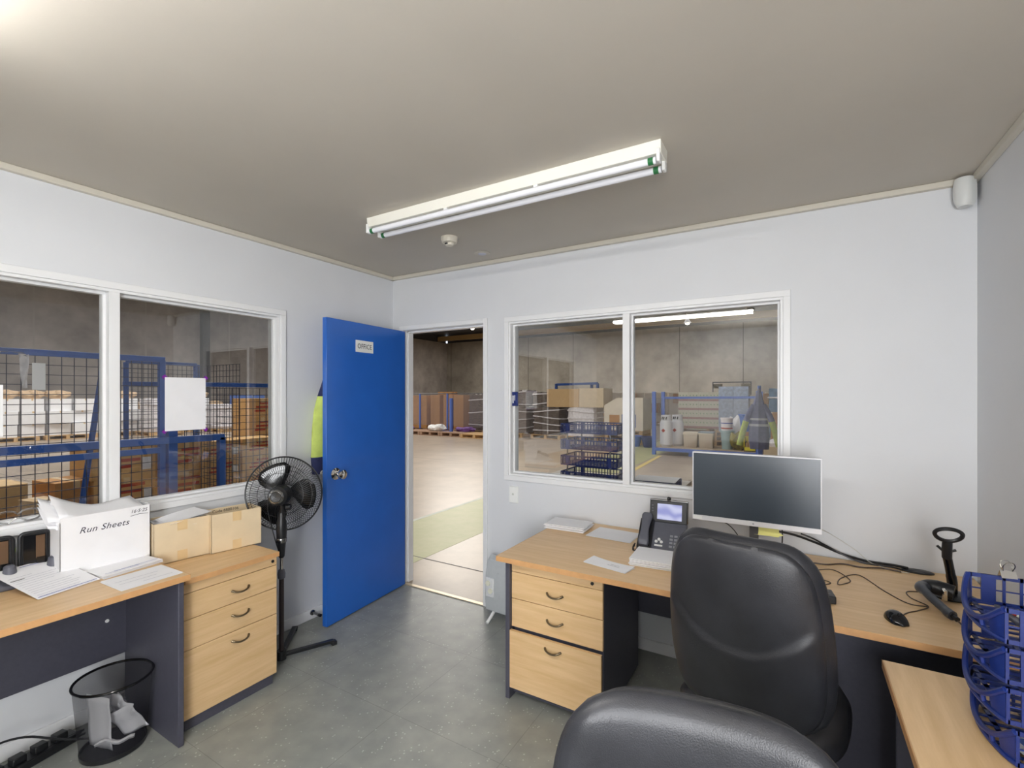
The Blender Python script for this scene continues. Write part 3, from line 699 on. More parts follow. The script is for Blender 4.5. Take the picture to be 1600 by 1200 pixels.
MB().cyl(Vector((0, 0, .89))+A_.cross(Vector((0, 0, 1)))*-.05, Vector((0, 0, .89))+A_.cross(Vector((0, 0, 1)))*-.025, .018, n=16).build('tilt_knob', BLACK, fan)
RG = .212
def ringpts(r, z): return [CF+(FM @ Vector((r*math.cos(t), r*math.sin(t), z))).xyz for t in [2*PI*j/56 for j in range(56)]]
mb = MB()
for k in range(84):
    a = 2*PI*k/84; pts = []
    for q, (r_, z_) in enumerate(((.055, .055), (.09, .062), (.14, .058), (.185, .038), (RG, .0))):
        aa = a+.22*(q/4); pts.append(CF+(FM @ Vector((r_*math.cos(aa), r_*math.sin(aa), z_))).xyz)
    mb.tube(pts, .0012, 4)
for r_, z_ in ((.055, .055), (.125, .061), (.17, .047)): mb.tube(ringpts(r_, z_), .0014, 6, closed=True)
mb.build('rear_grille', BLACK, fan)
mb = MB()
for k in range(84):
    a = 2*PI*k/84; pts = []
    for q, (r_, z_) in enumerate(((.04, -.062), (.09, -.06), (.14, -.052), (.185, -.034), (RG, .0))):
        aa = a-.3*(q/4); pts.append(CF+(FM @ Vector((r_*math.cos(aa), r_*math.sin(aa), z_))).xyz)
    mb.tube(pts, .0012, 4)
for r_, z_ in ((.04, -.062), (.125, -.055)): mb.tube(ringpts(r_, z_), .0014, 6, closed=True)
mb.build('front_grille', BLACK, fan)
MB().tube(ringpts(RG, 0), .0045, 8, closed=True).build('rim_ring', BLACK, fan)
for k in range(3):
    a0 = math.radians(128+120*k); P = []
    for i in range(9):
        r_ = .025+.155*i/8; wd = .45+.95*math.sin(PI*(.15+.62*i/8)); row = []
        if i == 8: wd *= .72
        for j in range(7):
            a = a0+wd*(j/6-.5)*(1 if True else 0)-.25*(i/8)
            row.append(CF+(FM @ Vector((r_*math.cos(a), r_*math.sin(a), -.022+.034*(j/6)))).xyz)
        P.append(row)
    mb = MB(); mb.grid(P); mb.build('blade', GLOSSB, fan, solid=.0025)
MB().lathe([(.0001, -.03), (.026, -.03), (.03, .0), (.028, .012)], CF, 24, FM).build('blade_hub', GLOSSB, fan)
MB().tube(smooth_path([CF+A_*.06+Vector((-.02, -.06, -.0)), Vector((-.035, -.06, .88)), Vector((-.03, -.04, .78)), Vector((-.01, -.03, .7)), Vector((.0, -.01, .62))], 6), .003, 6).build('motor_cord', BLACK, fan)

# ================================================================== JACKET BEHIND THE DOOR
def jacket(label, loc, rz, scale=1.0, navy=NAVYC, slate=NAVYC, group=None, style=0):
    r = thing('hi_vis_jacket', label, 'jacket', loc, rz)
    rows = [(0, .015, .02), (-.05, .04, .035), (-.12, .06, .05), (-.2, .09, .06), (-.3, .12, .065), (-.45, .14, .065), (-.62, .155, .065), (-.74, .14, .055)]
    if style: rows = [(z, w_*.72, d_) for z, w_, d_ in rows]
    def body(z0, z1, mtl, nm, grow=1.0):
        mb = MB(); P = []
        n = max(2, int((z0-z1)/.03))
        for i in range(n+1):
            z = z0+(z1-z0)*i/n
            for (za, wa, da), (zb, wb, db) in zip(rows, rows[1:]):
                if zb <= z <= za: t = (z-za)/(zb-za); W = wa+(wb-wa)*t; D = da+(db-da)*t; break
            P.append([Vector((W*math.cos(a)*(1+.07*math.sin(5*a+z*6))*grow*scale, D*math.sin(a)*(1+.12*math.sin(7*a))*grow*scale, z*scale)) for a in [2*PI*k/28 for k in range(28)]])
        V = mb.grid(P, closed_u=True); mb.bm.faces.new(V[-1]); 
        return mb.build(nm, mtl, r)
    if style == 0:
        body(0, -.2, navy, 'hood'); body(-.2, -.62, YELC, 'body_panel'); body(-.62, -.74, navy, 'hem')
    else:
        body(0, -.2, slate, 'hood'); body(-.2, -.74, slate, 'body_panel')
        body(-.36, -.385, REFL, 'reflective_band', 1.02); body(-.43, -.46, REFL, 'reflective_band', 1.02)
    for sg_ in (-1, 1):
        pts = smooth_path([(sg_*.05, -.01, -.2), (sg_*.12, -.02, -.34), (sg_*.165, -.02, -.5), (sg_*.215, -.02, -.70)], 5)
        k = len(pts)//2
        mb = MB(); mb.tube([p*scale for p in pts[:k]], [scale*(.03+.005*i/k) for i in range(k)], 12); mb.build('upper_sleeve', slate if style else navy, r)
        mb = MB(); mb.tube([p*scale for p in pts[k-1:]], [scale*(.036-.002*i/k) for i in range(len(pts)-k+1)], 12); mb.build('sleeve', YELC, r)
    return r
jk = jacket('yellow and navy hi-vis jacket hanging behind the blue door', (.055, -.665, 1.72), PI/2, 1.0)
for c in list(jk.children):
    if c.name.startswith(('upper_sleeve', 'sleeve')): bpy.data.objects.remove(c)
jk.scale = (1.0, .75, .98)
r = thing('coat_hook', 'small steel coat hook on the left wall above the jacket', 'hook', (0, -.665, 1.72))
MB().tube(smooth_path([(0, 0, .02), (.03, 0, .0), (.06, 0, -.005), (.07, 0, .02)], 5), .004, 8).build('hook_arm', METAL, r)
MB().bb(0, -.012, -.0, .004, .012, .05).build('back_plate', METAL, r)

# ================================================================== HEATER
ht = thing('panel_heater', 'pale grey panel heater on the floor between doorway and right desk', 'heater', (1.24, -.125, 0), math.radians(-3))
M = Matrix(((0, 0, 1, 0), (1, 0, 0, 0), (0, 1, 0, 0), (0, 0, 0, 1)))
mb = MB(); mb.prism([(-.045, .06), (.05, .06), (.05, .40), (.02, .425), (-.02, .40), (-.05, .30), (-.055, .14)], -.21, .22, M); mb.build('casing', LGREY, ht, bevel=.006)
MB().bb(-.2, -.062, .16, -.13, -.052, .29).build('control_panel', mat('panel_pale', s(214, 216, 218), .4), ht, bevel=.006)
for z_, x_ in ((.255, -.175), (.205, -.155)):
    MB().lathe([(.017, 0), (.016, .012), (.0001, .013)], (x_, -.062, z_), 20, RX(PI/2)).build('dial', mat('dial_cream', s(232, 232, 214), .4), ht)
for x_ in (-.15, .17):
    MB().tube(smooth_path([(x_, -.11, .008), (x_, -.07, .03), (x_, 0, .065), (x_, .06, .03), (x_, .09, .01)], 4), .011, 10).build('foot', WPLAS, ht)
for k in range(6): MB().bb(-.1, -.056, .33-.0, -.1+.001, -.05, .331).build('seam', GPLAS, ht) if k == 0 else None

# ================================================================== RIGHT DESK
ZR = .72
rd = thing('desk', 'long beech desk with charcoal legs along the back wall holding the monitor', 'desk', (2.55, -.43, 0))
MB().bb(-.995, -.42, ZR-.025, .985, .415, ZR).build('desktop', WOODX, rd, bevel=.003)
MB().bb(-.995, -.4212, ZR-.025, .985, -.42, ZR-.0005).build('edge_band', EDGE, rd)
MB().bb(-.9962, -.42, ZR-.025, -.995, .415, ZR-.0005).build('end_band', EDGE, rd)
MB().bb(-.958, -.39, 0, -.934, .39, ZR-.025).build('side_panel', CHAR, rd, bevel=.002)
MB().bb(.955, -.39, 0, .979, .39, ZR-.025).build('side_panel', CHAR, rd, bevel=.002)
MB().bb(-.934, .30, .28, .955, .318, ZR-.025).build('modesty_panel', CHAR, rd)
MB().bb(.40, -.2, .05, .955, -.182, ZR-.025).build('corner_panel', CHAR, rd)
rp = thing('drawer_pedestal', 'beech three drawer unit under the right desk with its bottom drawer ajar', 'drawer unit', (1.86, -.5, 0))
MB().bb(-.238, -.28, .02, .238, .28, .668).build('carcass', CHAR, rp)
MB().bb(-.242, -.281, .02, .242, -.2800, .03).build('plinth', CHAR, rp)
for n, z0, z1, hz, dy in (('top_rail', .640, .690, 0, 0), ('drawer', .505, .637, .565, 0), ('drawer', .362, .502, .434, 0), ('drawer', .062, .350, .308, -.022)):
    d = MB().bb(-.242, -.301+dy, z0, .240, -.283+dy, z1).build(n, WOODX, rp, bevel=.0014)
    if hz: handle(d, (-.0, -.301+dy, hz), 'x')
    else: MB().lathe([(.008, 0), (.008, .004), (.0001, .0045)], (.19, -.301, .663), 18, RX(PI/2)).build('lock', BLACK, d)
    if dy: MB().bb(-.225, -.28, z0+.02, .225, -.282+dy*.4, z1-.02).build('drawer_box', STEELD, d)
# near desk on the right
nd = thing('desk', 'beech desk cut off by the lower right of the photo, holding blue letter trays', 'desk', (3.31, -1.9, 0))
MB().bb(-.228, -.9, ZR-.025, .235, .862, ZR).build('desktop', WOODY, nd, bevel=.003)
MB().bb(-.2292, -.9, ZR-.025, -.228, .862, ZR-.0005).build('edge_band', EDGE, nd)
MB().bb(-.2, .81, 0, .232, .832, ZR-.025).build('side_panel', CHAR, nd, bevel=.002)
MB().bb(-.2, -.87, 0, .232, -.848, ZR-.025).build('side_panel', CHAR, nd, bevel=.002)
MB().bb(.2, -.848, .28, .216, .81, ZR-.025).build('modesty_panel', CHAR, nd)

# papers on the right desk
r, z = paper_thing('stack of folded delivery sheets at the back left of the right desk', (1.665, -.19, ZR+.001), math.radians(2), .25, .175, 5, .007, .009, seed=21, name='paper_stack', cat='papers')
r, z = paper_thing('two overlapping plain sheets lying left of the desk phone', (1.955, -.21, ZR+.001), math.radians(-4), .26, .21, 2, .0012, .012, seed=25)
r, z = paper_thing('narrow folded slip lying alone at the middle of the right desk', (2.09, -.69, ZR+.001), math.radians(-12), .225, .095, 2, .0016, .002, .006, seed=29, name='folded_slip')
lines(r, .225, .095, .003, [(.02, .38, .1), (-.02, .3, -.05)], INK, th=.0015)
r, z = paper_thing('stack of stapled sheets below the desk phone, partly behind the chair', (2.31, -.53, ZR+.001), math.radians(3), .29, .2, 6, .006, .009, seed=33, name='paper_stack', cat='papers')

# desk phone ------------------------------------------------------
ph = thing('desk_phone', 'dark grey desk phone with lit colour screen left of the monitor', 'phone', (2.245, -.29, ZR), math.radians(4))
M = Matrix(((0, 0, 1, 0), (1, 0, 0, 0), (0, 1, 0, 0), (0, 0, 0, 1)))
MB().prism([(-.1, 0), (.08, 0), (.08, .02), (.03, .135), (.015, .135), (-.1, .02)], -.115, .125, M).build('base', GPLAS, ph, bevel=.004)
sl = math.atan2(.115, .115)
def face(u, v, d=0):   # point on the sloped face: u across, v up slope
    return Vector((u, -.1+v*math.cos(sl)-d*math.sin(sl), .02+v*math.sin(sl)+d*math.cos(sl)))
RS = RX(sl)
MB().box(face(-.075, .078, .008), (.072, .17, .016), RS).build('handset_cradle', BLACK, ph, bevel=.004)
h = MB()
P = []
for i in range(13):
    v = -.005+.19*i/12; t = i/12; wv = .024+.004*math.cos(2*PI*t)+(0 if 0 < i < 12 else -.006); th = .012+.004*abs(math.cos(PI*t))+(0 if 0 < i < 12 else -.006); dd = .03+.01*math.sin(PI*t)
    P.append([face(-.075+wv*math.copysign(abs(math.cos(a))**.6, math.cos(a)), v, dd+th*math.copysign(abs(math.sin(a))**.6, math.sin(a))) for a in [2*PI*k/20 for k in range(20)]])
V = h.grid(P, closed_u=True); h.bm.faces.new(V[0][::-1]); h.bm.faces.new(V[-1])
h.build('handset', GPLAS, ph, ang=50)
sc = MB().box((.03, .03, .185), (.19, .018, .115), RX(-.22)).build('screen_housing', BLACK, ph, bevel=.004)
MB().box((.03, .034, .190), (.198, .014, .118), RX(-.22)).build('housing_rim', METAL, ph, bevel=.004)
SCR = mat('phone_screen', s(150, 160, 215), .3, noise=.25, nscale=35, emit=.0)
SCRE = bpy.data.materials.new('phone_screen_lit'); SCRE.use_nodes = True
nt = SCRE.node_tree; nt.nodes.clear(); e = nt.nodes.new('ShaderNodeEmission'); o_ = nt.nodes.new('ShaderNodeOutputMaterial'); tc = nt.nodes.new('ShaderNodeTexCoord'); n_ = nt.nodes.new('ShaderNodeTexWave'); n_.inputs['Scale'].default_value = 5; n_.inputs['Distortion'].default_value = 14; n_.bands_direction = 'Z'
rp_ = nt.nodes.new('ShaderNodeValToRGB'); rp_.color_ramp.elements[0].color = s(158, 162, 214); rp_.color_ramp.elements[1].color = s(206, 209, 240)
nt.links.new(tc.outputs['Object'], n_.inputs[0]); nt.links.new(n_.outputs['Fac'], rp_.inputs[0]); nt.links.new(rp_.outputs[0], e.inputs[0]); e.inputs[1].default_value = .58; nt.links.new(e.outputs[0], o_.inputs[0])
MB().box((.035, .0205, .187), (.125, .0015, .082), RX(-.22)).build('display', SCRE, sc)
mb = MB()
for k in range(5): mb.box((-.052, .0195, .157+.015*k), (.008, .002, .006), RX(-.22))
mb.build('side_keys', GPLAS, sc)
MB().box((.03, .045, .252), (.02, .018, .02)).build('camera_mount', METAL, ph, bevel=.003)
MB().ball((.03, .035, .256), .010, 14).build('camera_lens', GLOSSB, ph)
mb = MB()
for i in range(4):
    for j in range(3): mb.box(face(.055+.022*j, .02+.02*i, .003), (.015, .011, .006), RS)
mb.build('keypad', mat('key_pale', s(150, 152, 158), .4), ph, bevel=.001)
mb = MB()
for u, v in ((-.005, .055), (-.018, .042), (.008, .042)): mb.lathe([(.008, 0), (.007, .005), (.0001, .006)], face(u, v, .0), 16, RS)
mb.box(face(-.005, .02, .002), (.04, .008, .004), RS)
mb.build('navigation_keys', WPLAS, ph)
pts = []
base = smooth_path([(-.12, -.105, .03), (-.125, -.13, .014), (-.09, -.15, .012), (-.03, -.165, .012), (.05, -.17, .012), (.12, -.16, .012), (.14, -.12, .012)], 14)
for i, p in enumerate(base):
    a = i*1.55; pts.append(p+Vector((.0, .007*math.cos(a), .007*math.sin(a))))
MB().tube(smooth_path(pts, 3), .0022, 6).build('coiled_cord', BLACK, ph)

# monitor ---------------------------------------------------------
mo = thing('computer_monitor', 'wide computer monitor with silver bezel standing on the right desk, screen off', 'monitor', (2.68, -.3, ZR))
zb, zt, hw = .178, .523, .278
MB().bb(-hw, 0, zb, hw, .03, zt).build('back_housing', mat('silver_plastic', s(205, 206, 210), .35), mo, bevel=.006)
bz = MB(); BZ = mat('silver_bezel', s(222, 222, 226), .3)
bz.bb(-hw, -.008, zb, hw, .0, zb+.024); bz.bb(-hw, -.008, zt-.006, hw, 0, zt); bz.bb(-hw, -.008, zb+.024, -hw+.005, 0, zt-.006); bz.bb(hw-.005, -.008, zb+.024, hw, 0, zt-.006)
bz.build('bezel', BZ, mo, bevel=.001)
MB().bb(-hw+.005, -.004, zb+.024, hw-.005, -.001, zt-.006).build('screen', SCREEN, mo)
MB().lathe([(.0045, 0), (.0045, .0006), (.0001, .0007)], (0, -.008, zb+.012), 20, RX(PI/2)).build('logo_disc', mat('logo_grey', s(170, 172, 180), .3), mo)
MB().bb(-hw+.004, -.0088, zb+.005, -hw+.045, -.008, zb+.021).build('sticker', WPLAS, mo)
MB().bb(-.02, .035, .012, .02, .055, .33).build('stand_neck', STEELD, mo, bevel=.003)
MB().bb(-.06, .03, .2, .06, .04, .32).build('mount_plate', STEELD, mo, bevel=.002)
MB().prism([(-.12, -.06), (.12, -.06), (.13, .04), (.1, .12), (-.1, .12), (-.13, .04)], 0, .012).build('stand_base', mat('silver_plastic', s(205, 206, 210), .35), mo, bevel=.003)
r = thing('sticky_note', 'pale yellow note stuck under the monitor on its stand', 'note', (2.735, -.262, ZR+.148), 0)
MB().box((0, 0, 0), (.105, .0008, .036), RX(-.15)).build('note_sheet', YNOTE, r)
MB().prism([(.04, -.018), (.072, -.008), (.052, .004)], -.0008, .0, Matrix(((1, 0, 0, 0), (0, 0, 1, 0), (0, 1, 0, 0), (0, 0, 0, 1)))).build('note_corner', YNOTE, r)
# mouse, card reader, oval disc
r = thing('computer_mouse', 'glossy black computer mouse near the front edge of the right desk', 'mouse', (3.165, -.70, ZR+.001), math.radians(-75))
P = []
for i in range(11):
    t = i/10; x = -.05+.1*t; w_ = .031*math.sqrt(max(.0, 1-(2*t-1)**2))**.7+.0005; hh = .034*math.sin(PI*min(1, .08+t*.9))**.7
    P.append([Vector((x, w_*math.cos(a), max(0, hh*math.sin(a)) if math.sin(a) >= 0 else 0)) for a in [2*PI*k/24 for k in range(24)]])
mb = MB(); mb.grid(P, closed_u=True); mb.build('mouse_shell', GLOSSB, r, ang=60)
MB().cyl((.02, -.003, .03), (.02, .003, .03), .006, n=14).build('scroll_wheel', BLACK, r)
r = thing('usb_hub', 'small black hub on the right desk just beside the chair back', 'usb hub', (2.965, -.62, ZR+.001), math.radians(8))
MB().bb(-.02, -.04, 0, .02, .04, .03).build('hub_body', BLACK, r, bevel=.004)
for yy_ in (-.018, .01): MB().bb(-.006, yy_, .0295, .006, yy_+.01, .031).build('port', GPLAS, r)
r = thing('cable_disc', 'flat black oval disc lying by the wall at the right desk back edge', 'disc', (3.335, -.055, ZR+.001))
MB().lathe([(.05, 0), (.05, .004), (.044, .007), (.0001, .007)], n=32, M=Matrix.Diagonal((1.2, .62, 1, 1))).build('disc_plate', BLACK, r)
# scanner stand + scanner
ss = thing('scanner_stand', 'black barcode scanner stand with open ring top on the right desk', 'scanner stand', (3.395, -.33, ZR+.001))
MB().lathe([(.001, .0), (.078, 0), (.08, .006), (.06, .014), (.02, .018), (.0001, .018)], n=36, M=Matrix.Diagonal((1, .8, 1, 1))).build('base', BLACK, ss)
MB().tube(smooth_path([(0, 0, .012), (-.002, -.01, .06), (-.012, -.02, .12), (-.024, -.04, .17)], 5), [.017]*8+[.015]*8, 12).build('curved_neck', GLOSSB, ss)
nk = MB().tube([(-.024, -.04, .165), (-.026, -.05, .2), (-.026, -.055, .235)], [.016, .0165, .016], 12).build('neck_sleeve', BLACK, ss)
MB().tube([(-.055, -.045, .21), (-.04, -.046, .195), (-.028, -.046, .19), (-.01, -.046, .195), (.002, -.045, .2)], .005, 8).build('clip_wing', BLACK, nk)
pts = []
for k in range(36):
    a = 2*PI*k/36; x = .041*math.cos(a)*(1+.12*math.sin(a)); z = .027*math.sin(a)
    pts.append((-.026+x, -.07-.014*math.sin(a), .262+z))
MB().tube(pts, .0075, 8, closed=True).build('ring_head', BLACK, ss)
gs = thing('barcode_scanner', 'grey black barcode scanner lying in front of its stand', 'barcode scanner', (3.31, -.50, ZR+.001), math.radians(0))
path = smooth_path([(-.02, .085, .045), (-.03, .06, .05), (-.025, .03, .05), (-.012, -.005, .04), (.006, -.05, .03), (.02, -.09, .022), (.028, -.105, .02)], 5)
n_ = len(path)
mb = MB(); mb.tube(path, [.015+.011*max(0, 1-i/10)+(.002 if i > n_-8 else 0) for i in range(n_)], 14); mb.build('scanner_handle', mat('scanner_grey', s(62, 66, 74), .3), gs)
mb = MB(); mb.tube(smooth_path([(-.03, .08, .048), (-.0, .105, .05), (.04, .105, .045), (.075, .095, .04)], 5), [.016+.013*min(1, i/8) for i in range(16)], 14); mb.build('scanner_head', BLACK, gs)
MB().bb(.03, .04, .02, .045, .075, .062).build('trigger', CHROME, gs, bevel=.004)
MB().tube([(.028, -.105, .02), (.036, -.125, .016)], .009, 10).build('cable_boot', BLACK, gs)
# cables on the right desk
z0 = ZR+.004
def cable(label, pts, r_, m=BLACK):
    o = MB().tube(smooth_path(pts, 7), r_, 7).build('cable', m); tag(o, label, 'cable'); return o
BRN = mat('brown_grey_cable', s(70, 56, 48), .5)
WC = mat('pale_cable', s(206, 204, 196), .5)
cable('thick black cable hanging behind the monitor along the wall to the oval disc', [(2.75, -.22, .87), (2.85, -.1, .83), (2.95, -.05, .79), (3.05, -.03, .75), (3.15, -.025, z0+.006), (3.25, -.03, z0+.006), (3.3, -.06, z0+.01)], .006)
cable('second black cable joining behind the right end of the monitor', [(2.88, -.22, .87), (2.93, -.08, .82), (3.0, -.035, .775), (3.12, -.045, z0+.003), (3.24, -.05, z0+.002), (3.28, -.075, z0+.003)], .004)
cable('black cable running loose across the back of the right desk', [(2.82, -.3, z0), (2.9, -.18, z0), (2.98, -.16, z0), (3.05, -.11, z0), (3.12, -.12, z0), (3.2, -.09, z0+.001), (3.27, -.1, z0)], .0035, BRN)
cable('thin brown cable bent in a loop in the middle of the right desk', [(2.8, -.36, z0-.002), (2.9, -.3, z0-.002), (3.0, -.22, z0-.002), (3.06, -.33, z0-.002), (3.03, -.4, z0-.002), (3.01, -.41, z0-.002), (3.03, -.32, z0-.002), (3.1, -.24, z0-.002), (3.17, -.4, z0-.002), (3.23, -.5, z0-.002), (3.29, -.5, z0-.001)], .0022, BRN)
cable('thin brown mouse cable looping toward the scanner stand', [(3.185, -.655, z0), (3.215, -.6, z0-.002), (3.25, -.56, z0-.002), (3.29, -.5, z0), (3.25, -.43, z0-.002), (3.25, -.36, z0-.002), (3.31, -.34, z0-.002), (3.335, -.4, z0-.002)], .0022, BRN)
cable('short curled cable end beside the chair back on the right desk', [(2.84, -.42, z0-.002), (2.93, -.38, z0-.002), (2.985, -.41, z0-.002), (2.94, -.46, z0-.002), (2.86, -.46, z0-.002)], .0022, BRN)
cable('scanner cable running from its handle to the blue trays', [(3.346, -.63, z0+.01), (3.37, -.68, z0), (3.42, -.72, z0-.001), (3.5, -.735, z0-.001)], .003, BRN)
cable('thin pale cable hanging down the wall right of the monitor', [(2.9, -.2, .9), (2.98, -.02, .85), (3.1, -.02, .78), (3.17, -.035, z0+.002), (3.26, -.09, z0-.001), (3.3, -.1, z0)], .0016, WC)
cable('black cable dropping straight behind the monitor stand', [(2.80, -.24, .89), (2.80, -.22, .82), (2.79, -.2, z0)], .003)
cable('curved black cable under the monitor left of its stand', [(2.52, -.24, .89), (2.56, -.22, .87), (2.6, -.2, .82), (2.64, -.16, z0)], .0025)

# ================================================================== OFFICE CHAIRS
def backrest_grid(zlo, zhi, W, Tk, off, rec, curve, crease=False, nu=25, nv=25, inset=0):
    """closed rounded pad; returns MB. local: y back is -"""
    mb = MB(); F_, B_ = [], []
    for i in range(nv):
        v = i/(nv-1)*2-1; rf, rb = [], []
        for j in range(nu):
            u = j/(nu-1)*2-1
            # squircle map
            uu = u*math.sqrt(max(0, 1-.26*abs(v)**7)); vv = v*math.sqrt(max(0, 1-.22*abs(u)**7))
            h = zlo+(zhi-zlo)*(vv+1)/2
            k = (h-zlo)/(zhi-zlo)
            hw = W/2*(1-.75*(k-.38)**2*(.55 if k > .38 else 1))
            x = uu*hw
            e = max(0, 1-max(abs(u), abs(v))**6)**.5
            yc = off-math.tan(rec)*(h-zlo)+curve*(x/(W/2))**2-.02*math.sin(PI*k)
            th = Tk*(.15+.85*e)
            bk = 0
            if crease:
                cz = zlo+(zhi-zlo)*(.42+.22*(x/hw if hw else 0)**2)
                t = (cz-h)/.012; bk = -.012/(1+math.exp(-4*t)) if abs(t) < 20 else (-.012 if t > 0 else 0)
                bk *= e
            rf.append(Vector((x, yc+th/2, h))); rb.append(Vector((x, yc-th/2+bk, h)))
        F_.append(rf); B_.append(rb)
    A = mb.grid(F_); C = mb.grid(B_)
    n, m = nv, nu
    ring = [(0, j) for j in range(m-1)]+[(i, m-1) for i in range(n-1)]+[(n-1, j) for j in range(m-1, 0, -1)]+[(i, 0) for i in range(n-1, 0, -1)]
    for a, b in zip(ring, ring[1:]+ring[:1]): mb.bm.faces.new([A[a[0]][a[1]], A[b[0]][b[1]], C[b[0]][b[1]], C[a[0]][a[1]]])
    return mb
def office_chair(label, loc, rz, zlo, zhi, W, rec=.12):
    r = thing('office_chair', label, 'chair', loc, rz)
    for k in range(5):
        a = 2*PI*k/5+.3; c_, s_ = math.cos(a), math.sin(a)
        MB().tube([(.03*c_, .03*s_, .1), (.16*c_, .16*s_, .09), (.27*c_, .27*s_, .07)], [.024, .02, .016], 10).build('base_leg', BLACK, r)
        ct = MB(); p = Vector((.27*c_, .27*s_, .028)); t_ = Vector((-s_, c_, 0))
        ct.cyl(p-t_*.024, p-t_*.006, .028, n=20); ct.cyl(p+t_*.006, p+t_*.024, .028, n=20); ct.cyl(p-t_*.006, p+t_*.006, .012, n=12); ct.cyl(p, p+Vector((0, 0, .05)), .008, n=10)
        ct.build('caster', BLACK, r, bevel=.003)
    MB().cyl((0, 0, .07), (0, 0, .25), .028, n=20).build('gas_cover', BLACK, r)
    MB().cyl((0, 0, .25), (0, 0, .41), .016, n=16).build('gas_lift', CHROME, r)
    MB().bb(-.08, -.12, .395, .08, .1, .425).build('tilt_mechanism', STEELD, r, bevel=.005)
    se = backrest_grid(-.24, .24, .49, .09, 0, 0, 0)
    for v in se.bm.verts: x, y, z = v.co; v.co = Vector((x, z, .47+y+.02*(x/.24)**2))
    se.build('seat', LEATH, r, ang=60)
    MB().tube(smooth_path([(0, -.1, .41), (0, -.2, .42), (0, -.285, .47), (0, -.31, .56)], 5), .018, 10).build('back_support', BLACK, r)
    backrest_grid(zlo, zhi, W, .075, -.21, rec, .055).build('back_cushion', LEATH, r, ang=60)
    backrest_grid(zlo+.012, zhi-.014, W*.93, .034, -.252, rec, .055, crease=True, nu=41, nv=49).build('back_shell', LEATH, r, ang=60)
    return r
office_chair('black high back office chair pulled up to the monitor, seen from behind', (2.763, -1.01, 0), math.radians(-13), .52, 1.105, .485)
office_chair('nearer black office chair, only its backrest top showing at the bottom', (2.745, -2.235, 0), math.radians(180+9.6), .48, 1.0, .515, .05)

# ================================================================== WAREHOUSE CONTENTS
def pallet(name, label, loc, rz=0, w_=1.15, d_=1.15, group=None, m=PALW):
    r = thing(name, label, 'pallet', loc, rz, group)
    mb = MB()
    for k in range(7): mb.box((0, -d_/2+.05+(d_-.1)*k/6, .135), (w_, .095, .02))
    mb.build('deck_boards', m, r)
    for x in (-w_/2+.05, 0, w_/2-.05): MB().box((x, 0, .07), (.095, d_, .1)).build('bearer', m, r)
    mb = MB()
    for y in (-d_/2+.05, 0, d_/2-.05): mb.box((0, y, .01), (w_, .095, .02))
    mb.build('bottom_boards', m, r)
    return r
def carton(name, label, loc, sz, m, rz=0, group=None, tape=True, cat='box'):
    r = thing(name, label, cat, loc, rz, group); w_, d_, h_ = sz
    MB().bb(-w_/2, -d_/2, 0, w_/2, d_/2, h_).build('carton_body', m, r)
    if tape:
        mb = MB(); mb.bb(-w_/2-.001, -.025, h_-.06, w_/2+.001, .025, h_+.001); mb.build('tape', TAPE, r)
    return r
def copies(proto, spots):
    for i, (x, y, z, rz) in enumerate(spots):
        if i == 0: proto.location = (x, y, z); proto.rotation_euler = (0, 0, rz)
        else: dup(proto, None, (x, y, z), rz)
def stack_spots(cx, cy, z0, nx, ny, nz, sx, sy, h, rz=0, jit=.0, seed=1):
    rnd = random.Random(seed); out = []
    for k in range(nz):
        for i in range(nx):
            for j in range(ny):
                x = (i-(nx-1)/2)*sx; y = (j-(ny-1)/2)*sy
                out.append((cx+x*math.cos(rz)-y*math.sin(rz)+rnd.uniform(-jit, jit), cy+x*math.sin(rz)+y*math.cos(rz)+rnd.uniform(-jit, jit), z0+k*h, rz))
    return out

# ---- mesh cage beside the left window (plane x = -1.8)
cg = thing('mesh_cage', 'tall blue framed wire mesh cage panel behind the left window', 'cage', (-1.8, -1.6, 0))
def fbar(parent, p0, p1, t=.05, m=BLUEF, name='frame_bar'):
    p0, p1 = Vector(p0), Vector(p1); d = p1-p0
    mb = MB(); q = d.to_track_quat('X', 'Z').to_matrix().to_4x4(); mb.box((p0+p1)/2, (d.length+t*.0, t, t), q); return mb.build(name, m, parent, bevel=.003)
def mesh_panel(parent, x, y0, y1, z0, z1, step=.072, r_=.0024, m=WIRE, name='wire_mesh', axis='y'):
    mb = MB(); n = int(round((y1-y0)/step))
    for k in range(n+1):
        y = y0+(y1-y0)*k/n
        (mb.bb(x-r_, y-r_, z0, x+r_, y+r_, z1) if axis == 'y' else mb.bb(y-r_, x-r_, z0, y+r_, x+r_, z1))
    n = int(round((z1-z0)/step))
    for k in range(n+1):
        z = z0+(z1-z0)*k/n
        (mb.bb(x+r_*.9, y0, z-r_, x+r_*2.9, y1, z+r_) if axis == 'y' else mb.bb(y0, x+r_*.9, z-r_, y1, x+r_*2.9, z+r_))
    return mb.build(name, m, parent)
fbar(cg, (0, -1.6, 1.835), (0, .71, 1.835), .045); fbar(cg, (0, .69, 0), (0, .69, 1.83), .045); fbar(cg, (0, -1.6, 0), (0, -1.6, 1.83), .045); fbar(cg, (0, -1.6, .12), (0, .69, .12), .045)
mesh_panel(cg, 0, -1.6, .69, .12, 1.82)
cg2 = thing('mesh_cage', 'lower blue framed wire mesh panel at the right of the left window', 'cage', (-1.8, -.1, 0))
fbar(cg2, (0, -.75, 1.63), (0, 1.1, 1.63), .04); fbar(cg2, (0, -.735, 0), (0, -.735, 1.63), .07); fbar(cg2, (0, 1.1, 0), (0, 1.1, 1.63), .045)
mesh_panel(cg2, 0, -.70, 1.09, .12, 1.6, .068)
gt = thing('steel_gate', 'low blue square tube gate frame in front of the mesh cages', 'gate', (-1.72, -1.3, 0))
